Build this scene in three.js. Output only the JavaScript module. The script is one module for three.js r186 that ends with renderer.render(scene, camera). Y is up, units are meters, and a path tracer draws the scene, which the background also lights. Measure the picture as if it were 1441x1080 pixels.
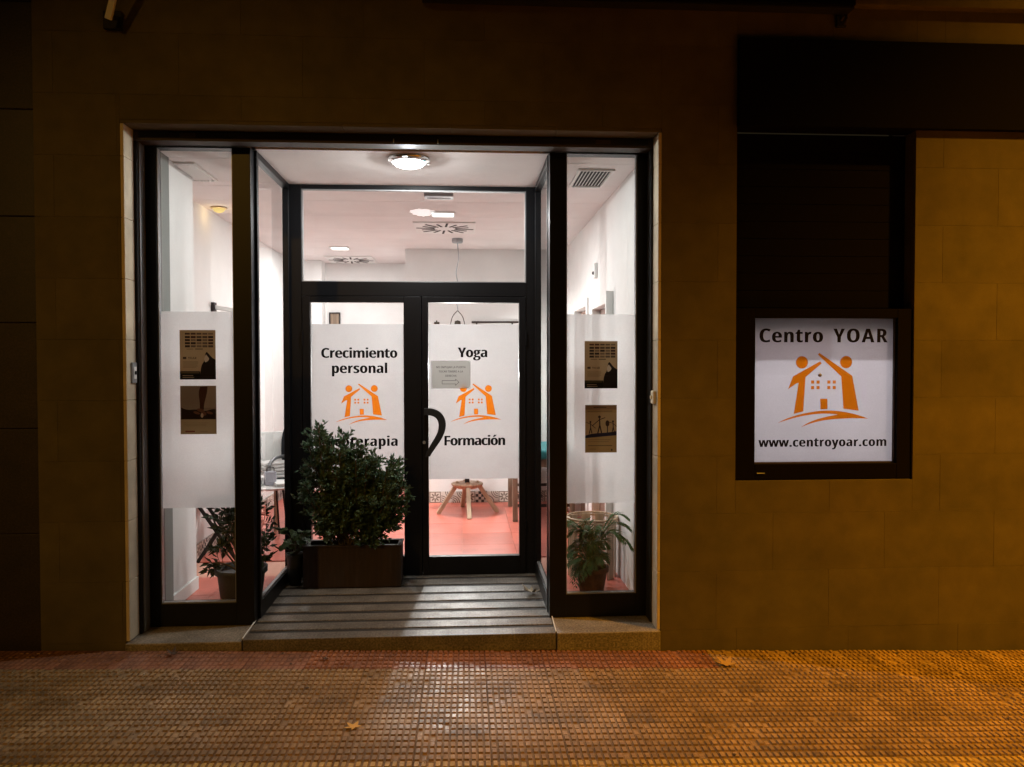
import * as THREE from 'three';
import { mergeGeometries } from 'three/addons/utils/BufferGeometryUtils.js';
import { RoundedBoxGeometry } from 'three/addons/geometries/RoundedBoxGeometry.js';
import { ImprovedNoise } from 'three/addons/math/ImprovedNoise.js';
import { FontLoader } from 'three/addons/loaders/FontLoader.js';
import { RectAreaLightUniformsLib } from 'three/addons/lights/RectAreaLightUniformsLib.js';

/* ---------- camera, sky, street light, exposure ---------- */
const scene = new THREE.Scene();
const D2R = Math.PI / 180;
const camera = new THREE.PerspectiveCamera(53.13, 1441 / 1080, 0.05, 600);
camera.position.set(0, 1.65, 4.475);
camera.rotation.set(-1.335 * D2R, -3.47 * D2R, -0.066 * D2R, 'YXZ');
const renderer = new THREE.WebGLRenderer({ antialias: true });
renderer.toneMapping = THREE.LinearToneMapping;
renderer.toneMappingExposure = 1;
renderer.shadowMap.enabled = true;
RectAreaLightUniformsLib.init();
{ // a clouded night sky over a town: almost black, faintly warm towards the horizon
  const W = 64, H = 32, a = new Float32Array(W * H * 4);
  for (let y = 0; y < H; y++) for (let x = 0; x < W; x++) {
    const up = Math.sin(((y + 0.5) / H - 0.5) * Math.PI), k = 0.008 + 0.005 * Math.exp(-Math.abs(up) * 4), o = (y * W + x) * 4;
    a[o] = k * 1.2; a[o + 1] = k * 0.9; a[o + 2] = k * 0.45; a[o + 3] = 1;
  }
  const t = new THREE.DataTexture(a, W, H, THREE.RGBAFormat, THREE.FloatType);
  t.mapping = THREE.EquirectangularReflectionMapping; t.magFilter = THREE.LinearFilter; t.needsUpdate = true;
  scene.background = t; scene.environment = t; scene.environmentIntensity = 1;
}
const SODIUM = new THREE.Color().setRGB(1, 0.42, 0.02), STREET_POWER = 720;
const LAMP_AT = new THREE.Vector3(6, 7.5, 3.3), LAMP_AIM = new THREE.Vector3(5.1, 0, 2.1), LAMP_CONE = 42;
const FILL_AT = new THREE.Vector3(-5, 6.5, 9.5), FILL_AIM = new THREE.Vector3(-0.9, 0.9, 0.1), FILL_CONE = 17, FILL_POWER = 130, SODIUM2 = new THREE.Color().setRGB(1, 0.5, 0.08);  // second lamp is an added fill for the left part of the wall
const LED_RADIANCE = 350, VESTIBULE_LAMP = 5.3, PENDANT = 8.6;

/* ---------- helpers ---------- */
let seed = 20231;
const rnd = () => { seed = (seed + 0x6d2b79f5) | 0; let t = Math.imul(seed ^ (seed >>> 15), 1 | seed); t = (t + Math.imul(t ^ (t >>> 7), 61 | t)) ^ t; return ((t ^ (t >>> 14)) >>> 0) / 4294967296; };
const rr = (a, b) => a + (b - a) * rnd();
const V = (x, y, z) => new THREE.Vector3(x, y, z);
const used = {};
function numbered(n) { const k = used[n] = (used[n] ?? -1) + 1; return k ? n + '_' + String(k).padStart(3, '0') : n; }
function thing(name, label, category, at = [0, 0, 0], turn = 0, group) {
  const o = new THREE.Group(); o.name = numbered(name); o.position.set(...at); o.rotation.y = turn;
  o.userData = { label, category }; if (group) o.userData.group = group;
  scene.add(o); return o;
}
function structure(name) { const o = new THREE.Group(); o.name = numbered(name); o.userData = { kind: 'structure' }; scene.add(o); return o; }
function obj(name, geos, mat, parent) {
  const list = (Array.isArray(geos) ? geos : [geos]).map((g) => { const n = g.index ? g.toNonIndexed() : g; for (const k of Object.keys(n.attributes)) if (!['position', 'normal', 'uv'].includes(k)) n.deleteAttribute(k); return n; });
  const m = new THREE.Mesh(list.length > 1 ? mergeGeometries(list) : list[0], mat);
  m.name = parent ? name : numbered(name); m.castShadow = m.receiveShadow = true; (parent ?? scene).add(m); return m;
}
function tag(o, label, category, group) { o.userData = { label, category }; if (group) o.userData.group = group; return o; }
function stuff(o) { o.userData.kind = 'stuff'; return o; }
// metre uv from position and normal
function metric(g, off = [0, 0]) {
  const p = g.attributes.position, n = g.attributes.normal, u = new Float32Array(p.count * 2);
  for (let i = 0; i < p.count; i++) {
    const ax = Math.abs(n.getX(i)), ay = Math.abs(n.getY(i)), az = Math.abs(n.getZ(i));
    const [a, b] = az >= ax && az >= ay ? [p.getX(i), p.getY(i)] : ax >= ay ? [p.getZ(i), p.getY(i)] : [p.getX(i), p.getZ(i)];
    u[i * 2] = a + off[0]; u[i * 2 + 1] = b + off[1];
  }
  g.setAttribute('uv', new THREE.BufferAttribute(u, 2)); return g;
}
function bx(x0, x1, y0, y1, z0, z1, r = 0) {
  const w = x1 - x0, h = y1 - y0, d = z1 - z0;
  let g = r ? new RoundedBoxGeometry(w, h, d, 2, Math.min(r, w / 2.01, h / 2.01, d / 2.01)) : new THREE.BoxGeometry(w, h, d);
  if (g.index) g = g.toNonIndexed();
  g.translate((x0 + x1) / 2, (y0 + y1) / 2, (z0 + z1) / 2); return metric(g);
}
function tube(pts, r, seg = 24, sides = 8, closed = false) { return new THREE.TubeGeometry(new THREE.CatmullRomCurve3(pts.map((p) => Array.isArray(p) ? V(...p) : p), closed), seg, r, sides, closed); }
function rod(a, b, r0, r1 = r0, sides = 10) {
  const A = V(...a), B = V(...b), d = B.clone().sub(A), g = new THREE.CylinderGeometry(r1, r0, d.length(), sides);
  g.applyQuaternion(new THREE.Quaternion().setFromUnitVectors(V(0, 1, 0), d.clone().normalize())); g.translate(...A.add(B).multiplyScalar(0.5).toArray()); return g;
}
function beam(a, b, w, t) { // rectangular bar from a to b
  const A = V(...a), B = V(...b), d = B.clone().sub(A), g = new RoundedBoxGeometry(w, d.length(), t, 1, Math.min(w, t) * 0.2);
  g.applyQuaternion(new THREE.Quaternion().setFromUnitVectors(V(0, 1, 0), d.clone().normalize())); g.translate(...A.add(B).multiplyScalar(0.5).toArray()); return g;
}
const lathe = (pts, seg = 32) => new THREE.LatheGeometry(pts.map((p) => new THREE.Vector2(...p)), seg);

/* ---------- textures ---------- */
const perlin = new ImprovedNoise();
function noiseTex(size, metres, fn, srgb = true) { // tileable enough: fn(u,v) in metres -> [r,g,b] 0..1
  const c = document.createElement('canvas'); c.width = c.height = size; const x = c.getContext('2d'), im = x.createImageData(size, size);
  for (let j = 0; j < size; j++) for (let i = 0; i < size; i++) {
    const v = fn(i / size * metres, j / size * metres), o = (j * size + i) * 4;
    for (let k = 0; k < 3; k++) im.data[o + k] = Math.max(0, Math.min(255, v[k] * 255)); im.data[o + 3] = 255;
  }
  x.putImageData(im, 0, 0);
  const t = new THREE.CanvasTexture(c); if (srgb) t.colorSpace = THREE.SRGBColorSpace;
  t.wrapS = t.wrapT = THREE.MirroredRepeatWrapping; t.repeat.set(1 / metres, 1 / metres); return t;
}
const fbm = (x, y, s, oct = 4, z = 0) => { let a = 0, k = 1, n = 0; for (let i = 0; i < oct; i++) { a += k * perlin.noise(x * s, y * s, z + i * 7.3); n += k; k *= 0.55; s *= 2.1; } return a / n; };
function canvasTex(w, h, draw) {
  const c = document.createElement('canvas'); c.width = w; c.height = h; draw(c.getContext('2d'), w, h);
  const t = new THREE.CanvasTexture(c); t.colorSpace = THREE.SRGBColorSpace; t.anisotropy = 8; return t;
}
const grey = (v) => [v, v, v];
const T = {
  plaster: noiseTex(1024, 3, (u, v) => { const a = 0.86 + 0.2 * fbm(u, v, 1.3, 5) + 0.12 * fbm(u, v, 7, 3, 40) + 0.05 * (rnd() - 0.5); const w = 0.02 * fbm(u, v, 2, 3, 9); return [a + w, a * 0.97, a * 0.93 - w]; }),
  plasterBump: noiseTex(1024, 1, (u, v) => grey(0.5 + 0.35 * fbm(u, v, 22, 4, 3) + 0.12 * (rnd() - 0.5)), false),
  stone: noiseTex(1024, 0.8, (u, v) => { const s = rnd(), f = fbm(u, v, 90, 2, 5), a = 0.8 + 0.3 * fbm(u, v, 5, 4, 2) + 0.4 * f + (s > 0.94 ? 0.12 : s < 0.07 ? -0.3 : 0); return [a, a * 0.98, a * 0.95]; }),
  stoneRough: noiseTex(512, 0.8, (u, v) => grey(0.62 + 0.28 * fbm(u, v, 12, 4, 8) + 0.12 * (rnd() - 0.5)), false),
  pave: noiseTex(1024, 1.4, (u, v) => { const d = fbm(u, v, 4, 5, 21), a = 0.80 + 0.36 * d + 0.24 * fbm(u, v, 30, 3, 31) + 0.14 * (rnd() - 0.5); return [a, a * 0.97, a * 0.93]; }),
  paveRough: noiseTex(512, 1.4, (u, v) => grey(0.66 + 0.5 * fbm(u, v, 9, 4, 55) + 0.16 * (rnd() - 0.5)), false),
  fineBump: noiseTex(512, 0.25, (u, v) => grey(0.5 + 0.3 * fbm(u, v, 80, 3, 61) + 0.3 * (rnd() - 0.5)), false),
  wall: noiseTex(512, 2, (u, v) => { const a = 0.95 + 0.06 * fbm(u, v, 2, 4, 71) + 0.03 * (rnd() - 0.5); return grey(a); }),
  wood: noiseTex(512, 0.6, (u, v) => { const g = fbm(u * 9, v * 0.7, 5, 4, 81), a = 0.8 + 0.35 * g + 0.04 * (rnd() - 0.5); return [a, a * 0.93, a * 0.85]; }),
  asphalt: noiseTex(512, 1.2, (u, v) => grey(0.75 + 0.2 * fbm(u, v, 6, 3, 91) + 0.3 * (rnd() - 0.5))),
  tileWear: noiseTex(512, 1.1, (u, v) => { const a = 0.92 + 0.16 * fbm(u, v, 4, 4, 101) + 0.06 * (rnd() - 0.5); return [a, a, a]; }),
};
const lin = (r, g, b) => new THREE.Color().setRGB(r, g, b);
const std = (c, rough, o = {}) => new THREE.MeshStandardMaterial({ color: c, roughness: rough, ...o });
const phy = (c, rough, o = {}) => new THREE.MeshPhysicalMaterial({ color: c, roughness: rough, ...o });
const M = {
  facade: std(lin(0.134, 0.112, 0.052), 0.85, { map: T.plaster, bumpMap: T.plasterBump, bumpScale: 0.0012 }),
  facade2: std(lin(0.129, 0.108, 0.05), 0.88, { map: T.plaster, bumpMap: T.plasterBump, bumpScale: 0.0012 }),
  facade3: std(lin(0.139, 0.116, 0.054), 0.82, { map: T.plaster, bumpMap: T.plasterBump, bumpScale: 0.0012 }),
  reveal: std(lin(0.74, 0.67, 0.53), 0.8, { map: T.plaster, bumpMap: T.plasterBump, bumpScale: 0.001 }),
  mortar: std(lin(0.12, 0.095, 0.06), 0.95),
  darkStone: std(lin(0.035, 0.02, 0.014), 0.6, { map: T.stone, bumpMap: T.plasterBump, bumpScale: 0.001 }),
  darkStone2: std(lin(0.028, 0.016, 0.012), 0.55, { map: T.stone, bumpMap: T.plasterBump, bumpScale: 0.001 }),
  sill: std(lin(0.33, 0.30, 0.25), 1, { map: T.stone, roughnessMap: T.stoneRough, bumpMap: T.fineBump, bumpScale: 0.0008 }),
  ramp: std(lin(0.215, 0.202, 0.18), 0.72, { map: T.stone, roughnessMap: T.stoneRough, bumpMap: T.fineBump, bumpScale: 0.0006 }),
  rampDark: std(lin(0.024, 0.021, 0.018), 0.7, { map: T.pave, bumpMap: T.fineBump, bumpScale: 0.001 }),
  black: phy(lin(0.005, 0.005, 0.006), 0.4, { specularIntensity: 0.5 }),
  blackMatt: std(lin(0.006, 0.006, 0.006), 0.75),
  panelBlack: phy(lin(0.004, 0.003, 0.003), 0.8, { specularIntensity: 0.12 }),
  bronze: std(lin(0.05, 0.035, 0.022), 0.7, { metalness: 0.2 }),
  alu: std(lin(0.33, 0.34, 0.35), 0.45, { metalness: 0.7 }),
  chrome: std(lin(0.7, 0.7, 0.7), 0.15, { metalness: 1 }),
  white: std(lin(0.8, 0.79, 0.77), 0.7, { map: T.wall }),
  wallWhite: std(lin(0.78, 0.765, 0.75), 0.85, { map: T.wall }),
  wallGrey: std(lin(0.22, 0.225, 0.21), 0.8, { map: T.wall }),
  ceiling: std(lin(0.8, 0.75, 0.735), 0.9, { map: T.wall }),
  whiteSatin: std(lin(0.75, 0.75, 0.73), 0.4),
  slot: std(lin(0.03, 0.025, 0.025), 0.8),
  grout: std(lin(0.62, 0.33, 0.25), 0.9),
  glass: phy(lin(0.97, 0.98, 0.975), 0, { transmission: 1, thickness: 0, ior: 1.5 }),
  film: phy(lin(0.43, 0.43, 0.43), 0.98, { transmission: 0.97, thickness: 0, ior: 1.35, map: T.wall }),
  filmClearer: phy(lin(0.96, 0.96, 0.96), 0.93, { transmission: 1, thickness: 0, ior: 1.25, map: T.wall }),
  signFilm: phy(lin(0.6, 0.6, 0.6), 0.9, { transmission: 0.97, thickness: 0, ior: 1.35, map: T.wall }),
  filmOrange: phy(lin(0.48, 0.125, 0.003), 0.98, { transmission: 0.97, thickness: 0, ior: 1.35 }),
  ink: phy(lin(0.006, 0.005, 0.005), 0.7, { specularIntensity: 0.15 }),
  wood: std(lin(0.78, 0.67, 0.54), 0.55, { map: T.wood }),
  woodGrey: std(lin(0.36, 0.30, 0.25), 0.6, { map: T.wood }),
  woodDark: std(lin(0.036, 0.02, 0.013), 0.7, { map: T.wood, bumpMap: T.fineBump, bumpScale: 0.001 }),
  terracotta: std(lin(0.12, 0.06, 0.035), 0.8, { map: T.pave }),
  potDark: std(lin(0.02, 0.022, 0.02), 0.6),
  soil: std(lin(0.05, 0.035, 0.022), 1, { map: T.pave, bumpMap: T.fineBump, bumpScale: 0.004 }),
  stem: std(lin(0.1, 0.075, 0.045), 0.9),
  teal: std(lin(0.02, 0.22, 0.24), 0.5),
  cloth: std(lin(0.015, 0.017, 0.022), 0.95),
  paper: std(lin(0.8, 0.79, 0.77), 0.9),
  brass: std(lin(0.65, 0.5, 0.28), 0.35, { metalness: 0.5 }),
  cream: std(lin(0.7, 0.62, 0.45), 0.5),
  asphalt: std(lin(0.05, 0.05, 0.05), 0.9, { map: T.asphalt }),
  kerb: std(lin(0.3, 0.29, 0.27), 0.85, { map: T.stone }),
};
const leafMat = (r, g, b, rough = 0.5) => phy(lin(r, g, b), rough, { transmission: 0.25, thickness: 0, specularIntensity: 0.6, ior: 1.4, side: THREE.DoubleSide });
const LEAF = { bush: [leafMat(0.062, 0.115, 0.06, 0.42), leafMat(0.095, 0.155, 0.08, 0.42)], ficus: leafMat(0.025, 0.045, 0.022), palm: leafMat(0.05, 0.13, 0.04), geranium: leafMat(0.06, 0.1, 0.03, 0.7) };

const FALL = -0.0236, fallY = (x) => (x + 0.37) * FALL; // the street falls gently to the right
const tilt = (o) => { o.rotation.z = Math.atan(FALL); o.position.y += 0.37 * FALL; };
/* ---------- ground: studded pavement, kerb, road ---------- */
const TILE = 0.329;
const paveMats = (r, g, b) => [0.94, 1, 1.05].map((k) => std(lin(r * k, g * k, b * k), 0.72, { map: T.pave, roughnessMap: T.paveRough, bumpMap: T.fineBump, bumpScale: 0.0006 }));
const PAVE = { plain: paveMats(0.47, 0.33, 0.17), red: paveMats(0.42, 0.195, 0.11), yellow: paveMats(0.66, 0.48, 0.14) };
const grooveTone = { plain: std(lin(0.36, 0.245, 0.125), 0.75, { map: T.pave, bumpMap: T.fineBump, bumpScale: 0.001 }), red: std(lin(0.31, 0.135, 0.075), 0.8, { map: T.pave, bumpMap: T.fineBump, bumpScale: 0.001 }) }; // darker tone for the grooves between the studs
const pavementBase = structure('pavement'); tilt(pavementBase);
obj('mortar_bed', bx(-30, 30, -0.25, -0.034, 0.002, 5.6), M.mortar, pavementBase);
function studTile(w, d, cols, rows, high, worn) {
  const P = [], N = [], quad = (a, b, c, e) => { const n = V(...b).sub(V(...a)).cross(V(...c).sub(V(...a))).normalize(); for (const q of [a, b, c, a, c, e]) { P.push(...q); N.push(n.x, n.y, n.z); } };
  const box = (x0, x1, z0, z1, y0, y1, inset) => {
    const t = [[x0 + inset, y1, z1 - inset], [x1 - inset, y1, z1 - inset], [x1 - inset, y1, z0 + inset], [x0 + inset, y1, z0 + inset]], b = [[x0, y0, z1], [x1, y0, z1], [x1, y0, z0], [x0, y0, z0]];
    quad(...t); for (let i = 0; i < 4; i++) { const j = (i + 1) % 4; quad(b[i], b[j], t[j], t[i]); }
  };
  box(-w / 2 + 0.0002, w / 2 - 0.0002, -d / 2 + 0.0002, d / 2 - 0.0002, -0.034, -0.0085, 0.0008); const baseVerts = P.length / 3;
  const px = w / cols, pz = d / rows;
  for (let i = 0; i < cols; i++) for (let j = 0; j < rows; j++) {
    const k = rnd() < worn ? rr(0.05, 0.4) : rr(0.85, 1), cx = -w / 2 + (i + 0.5) * px, cz = -d / 2 + (j + 0.5) * pz, a = px * 0.345 + rr(-0.0007, 0.0007), b = pz * 0.36 + rr(-0.0012, 0.0012);
    box(cx - a, cx + a, cz - b, cz + b, -0.0087, -0.0085 + high * k, 0.0014);
  }
  const g = new THREE.BufferGeometry(); g.setAttribute('position', new THREE.Float32BufferAttribute(P, 3)); g.setAttribute('normal', new THREE.Float32BufferAttribute(N, 3)); g.addGroup(0, baseVerts, 0); g.addGroup(baseVerts, P.length / 3 - baseVerts, 1); return metric(g, [rr(0, 9), rr(0, 9)]);
}
const tileGeo = { full: [0, 1, 2, 3, 4].map((i) => studTile(TILE, TILE, 11, 6, 0.009, 0.015 + 0.02 * i)), first: [0, 1, 2].map(() => studTile(TILE, 0.272, 11, 5, 0.0075, 0.12)), filled: [0, 1].map(() => studTile(TILE, 0.272, 11, 5, 0.0035, 0.75)) };
const pick = (a) => a[Math.floor(rnd() * a.length)];
for (let j = 0; j < 8; j++) for (let i = -14; i < 15; i++) {
  const x = -0.223 + (i + 0.5) * TILE + (j % 2 ? 0 : 0), z = j ? 0.29 + (j - 0.5) * TILE : 0.0175 + 0.136, near = j === 0;
  const red = near && x < 1.35, fill = near && (x < -1.0 || (x > 1.15 && x < 1.45 && rnd() < 0.5));
  const m = obj('paving_tile', pick(near ? (fill ? tileGeo.filled : tileGeo.first) : tileGeo.full), [red ? grooveTone.red : grooveTone.plain, pick(red ? PAVE.red : j >= 4 ? PAVE.yellow : PAVE.plain)], pavementBase);
  m.position.set(x, rr(-0.0008, 0.0008), z); m.rotation.set(rr(-0.003, 0.003), 0, rr(-0.003, 0.003));
}
stuff(obj('outer_paving', [bx(-30, -4.83, -0.034, -0.003, 0.006, 5.55), bx(4.549, 30, -0.034, -0.003, 0.006, 5.55), bx(-4.83, 4.549, -0.034, -0.003, 2.595, 5.55)], PAVE.plain[1], pavementBase));
const kerb = structure('kerb'); tilt(kerb);
for (let i = -15; i < 15; i++) obj('kerb_stone', bx(i + 0.003, i + 0.997, -0.25, -0.002, 5.605, 5.75, 0.012), M.kerb, kerb);
const road = obj('road', bx(-60, 60, -0.3, -0.13, 5.752, 13), M.asphalt); road.userData.kind = 'structure'; tilt(road);
const ground = obj('ground', bx(-300, 300, -2.5, -2.31, -300, 300), M.asphalt); ground.userData.kind = 'structure';

/* ---------- facade of stone slabs ---------- */
const OP = { x0: -1.94, x1: 1.155, y1: 3.04 }, SG = { x0: 1.606, x1: 2.70, y0: 0.96, y1: 3.565 };
const facade = thing('shop_facade', 'ochre stone faced shop facade around the lit glass entrance', 'building');
// rough wall behind the slabs, with the two openings left free
obj('wall', [
  bx(-2.41, OP.x0, -0.3, 6.5, -0.3, -0.021), bx(OP.x0, OP.x1, OP.y1, 6.5, -0.3, -0.021), bx(OP.x1, SG.x0, -0.3, 6.5, -0.3, -0.021),
  bx(SG.x0, SG.x1, -0.3, SG.y0, -0.3, -0.021), bx(SG.x0, SG.x1, SG.y1, 6.5, -0.3, -0.021), bx(SG.x1, 9, -0.3, 6.5, -0.3, -0.021),
], M.mortar, facade);
function cutRects(r, holes) {
  let out = [r];
  for (const h of holes) out = out.flatMap((a) => {
    if (a[0] >= h[1] || a[1] <= h[0] || a[2] >= h[3] || a[3] <= h[2]) return [a];
    const o = [];
    if (a[0] < h[0]) o.push([a[0], h[0], a[2], a[3]]);
    if (a[1] > h[1]) o.push([h[1], a[1], a[2], a[3]]);
    const x0 = Math.max(a[0], h[0]), x1 = Math.min(a[1], h[1]);
    if (a[2] < h[2]) o.push([x0, x1, a[2], h[2]]);
    if (a[3] > h[3]) o.push([x0, x1, h[3], a[3]]);
    return o;
  });
  return out;
}
const courses = [-0.275, 0.07]; for (let y = 0.42; y < 5.2; y += 0.345) courses.push(y);
const slabMats = [M.facade, M.facade, M.facade2, M.facade3];
for (let k = 0; k + 1 < courses.length; k++) {
  const w = 0.69, sh = k === 0 ? 0.47 : (k % 2 ? 0.345 : 0);
  for (let i = -4; i < 8; i++) {
    const x0 = -0.232 + i * w + sh, r = [Math.max(x0, -2.41), Math.min(x0 + w, 5.5), courses[k], courses[k + 1]];
    if (r[1] - r[0] < 0.02) continue;
    for (const q of cutRects(r, [[OP.x0, OP.x1, -1, OP.y1], [SG.x0, SG.x1, SG.y0, SG.y1]])) {
      if (q[1] - q[0] < 0.004 || q[3] - q[2] < 0.004) continue;
      const out = rr(-0.0004, 0.0004);
      obj('stone_slab', bx(q[0] + 0.0003, q[1] - 0.0003, q[2] + 0.0003, q[3] - 0.0003, -0.021, out, 0.0012), pick(slabMats), facade);
    }
  }
}
// slabs lining the sides and head of the entrance opening
for (let k = 0; k + 1 < courses.length; k++) {
  const y0 = Math.max(courses[k], 0.074), y1 = Math.min(courses[k + 1], OP.y1 - 0.021); if (y1 - y0 < 0.02) continue;
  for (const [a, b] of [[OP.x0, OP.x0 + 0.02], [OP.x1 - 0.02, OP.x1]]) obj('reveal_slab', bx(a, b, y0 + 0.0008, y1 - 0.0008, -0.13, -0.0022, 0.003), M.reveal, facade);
}
for (let i = 0; i < 5; i++) obj('reveal_slab', bx(OP.x0 + 0.001 + i * 0.6186, OP.x0 + 0.001 + (i + 1) * 0.6186 - 0.0015, OP.y1 - 0.02, OP.y1, -0.13, -0.0022, 0.003), M.facade, facade);
obj('upper_ledge', bx(2.27, 9, 3.765, 3.9, 0.0012, 0.055, 0.006), M.facade3, facade);
// dark stone pier of the neighbouring building
const pier = thing('stone_pier', 'dark brown stone pier at the left edge beside the facade', 'wall');
obj('core', bx(-7, -2.415, -0.3, 6.5, -0.5, -0.052), M.mortar, pier);
for (let k = 0, y = -0.06; k < 9; k++) { const h = k ? 0.6 : 0.755; for (let i = 0; i < 5; i++) { const x1 = -2.416 - i * 0.9; obj('block', bx(x1 - 0.8988, x1, y + 0.0006, y + h - 0.0006, -0.052, -0.03 + rr(-0.001, 0.001), 0.006), pick([M.darkStone, M.darkStone2]), pier); } y += h; }

/* ---------- threshold ---------- */
const sill1 = thing('threshold_stone', 'grey granite threshold slab under the left shop window', 'step');
obj('slab', bx(-1.938, -1.287, -0.08, 0.07, -0.34, 0.022, 0.009), M.sill, sill1);
const sill2 = thing('threshold_stone', 'grey granite threshold slab under the right shop window', 'step');
obj('slab', bx(0.533, 1.153, -0.09, 0.076, -0.34, 0.022, 0.009), M.sill, sill2);
for (const [s, xa, xb] of [[sill1, -1.283, -1.29], [sill2, 0.529, 0.536]]) obj('edge_strip', beam([xa, 0.083, 0.016], [xb, 0.087, -0.29], 0.007, 0.006), M.whiteSatin, s);
const ramp = thing('entrance_ramp', 'sloping granite entrance floor with dark anti slip strips', 'ramp');
{
  const x0 = -1.28, x1 = 0.526, edges = [0.024, -0.081, -0.127, -0.238, -0.279, -0.393, -0.445, -0.562, -0.619, -0.75, -0.79, -0.919, -0.972, -1.1, -1.15, -1.3];
  const yAt = (z) => 0.078 + 0.022 * (0.024 - z) / 1.3;
  for (let i = 0; i + 1 < edges.length; i++) {
    const za = edges[i], zb = edges[i + 1], dark = i % 2 === 1, g = metric(bx(x0, x1, -0.1, 0, -(za - zb) / 2 + 0.0006, (za - zb) / 2 - 0.0006, dark ? 0 : 0.003), [i * 0.731, i * 0.377]);
    const m = obj(dark ? 'anti_slip_strip' : 'granite_strip', g, dark ? M.rampDark : M.ramp, ramp);
    m.position.set(0, yAt((za + zb) / 2) - (dark ? 0.005 : 0), (za + zb) / 2); m.rotation.x = 0.017;
  }
}

/* ---------- room behind the glass ---------- */
const room = { x0: -2.15, x1: 1.125, y0: 0.1, y1: 2.96, zb: -4.2, zf: -5.45, xs: -0.67 };
const flr = structure('floor');
obj('screed', [bx(-2.3, 1.3, -0.25, 0.09, -5.7, -1.262), bx(-2.3, -1.316, -0.25, 0.09, -1.262, -0.345), bx(0.56, 1.3, -0.25, 0.09, -1.262, -0.345)], M.grout, flr);
const floorMats = [0.92, 1, 1.06].map((k) => std(lin(0.64 * k, 0.165 * k, 0.118 * k), 0.3, { map: T.tileWear }));
{ const s = 0.45, gs = [0, 1, 2].map((i) => metric(new RoundedBoxGeometry(s - 0.003, 0.01, s - 0.003, 1, 0.001), [i * 3.1, i]));
  for (let i = 0; i < 8; i++) for (let j = 0; j < 12; j++) {
    const xa = -0.03 - 5 * s + i * s, za = -5.75 + j * s; if (za + s > -1.27) continue;
    const m = obj('floor_tile', pick(gs), pick(floorMats), flr); m.position.set(xa + s / 2, 0.095 + rr(-0.0003, 0.0003), za + s / 2);
  }
  // the rest of the floor up to the windows, either side of the entrance
  for (const [a, b] of [[-2.15, -1.72], [-1.717, -1.318], [0.562, 0.83], [0.833, 1.125]]) for (const [c, d] of [[-0.795, -0.345], [-1.247, -0.798]]) obj('floor_tile', bx(a, b, 0.09, 0.1, c, d, 0.001), floorMats[1], flr);
}
const walls = structure('wall_interior');
obj('wall_left', bx(-2.3, -2.15, 0.09, 2.99, -5.6, -0.303), M.wallWhite, walls);
obj('wall_right', [bx(1.125, 1.3, 0.09, 2.99, -1.44, -0.303), bx(1.125, 1.3, 2.14, 2.99, -2.2, -1.44), bx(1.125, 1.3, 0.09, 2.99, -2.56, -2.2), bx(1.125, 1.3, 2.2, 2.99, -3.3, -2.56), bx(1.125, 1.3, 0.09, 2.99, -4.2, -3.3), bx(1.302, 1.5, 0.09, 2.99, -4.2, -1)], M.wallWhite, walls);
obj('wall_back', bx(-0.67, 1.3, 0.09, 2.99, -5.6, -4.2), M.wallWhite, walls);
obj('wall_far', [bx(-2.15, -0.67, 0.09, 2.99, -5.6, -5.45), bx(-2.15, -1.78, 0.101, 2.958, -5.45, -5.2)], M.wallWhite, walls);
obj('wall_pier', bx(-2.15, -1.87, 0.1, 2.958, -0.95, -0.49), M.wallWhite, walls);
obj('grey_wall_strip', bx(-2.15, -1.855, 0.1, 2.958, -0.49, -0.303), M.wallGrey, walls);  // wall next to the window, set to a darker grey than the pier
obj('pier_skirting', bx(-1.87, -1.855, 0.101, 0.19, -0.95, -0.492, 0.003), M.white, walls);
const ceil = structure('ceiling');
obj('roof_slab', bx(-2.41, 1.6, 3.05, 3.3, -5.7, -0.302), M.white, ceil);
for (const [a, b] of [[-2.15, -1.318], [0.562, 1.125]]) for (const [z1, z0] of [[-0.305, -0.5], [-0.5, -1.11], [-1.11, -1.245]]) obj('ceiling_panel', bx(a, b, 2.96, 3.0, z0 + 0.0015, z1 - 0.0015, 0.0015), M.ceiling, ceil);
for (let j = 0; j < 8; j++) { const z1 = j ? -1.72 - (j - 1) * 0.61 : -1.245, z0 = -1.72 - j * 0.61; obj('ceiling_panel', bx(-2.15, 1.125, 2.96, 3.0, Math.max(z0, -5.6) + 0.0015, z1 - 0.0015, 0.0015), M.ceiling, ceil); }
obj('vestibule_ceiling', bx(-1.272, 0.517, 2.967, 3.0, -1.2, -0.305), M.ceiling, ceil);

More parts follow.
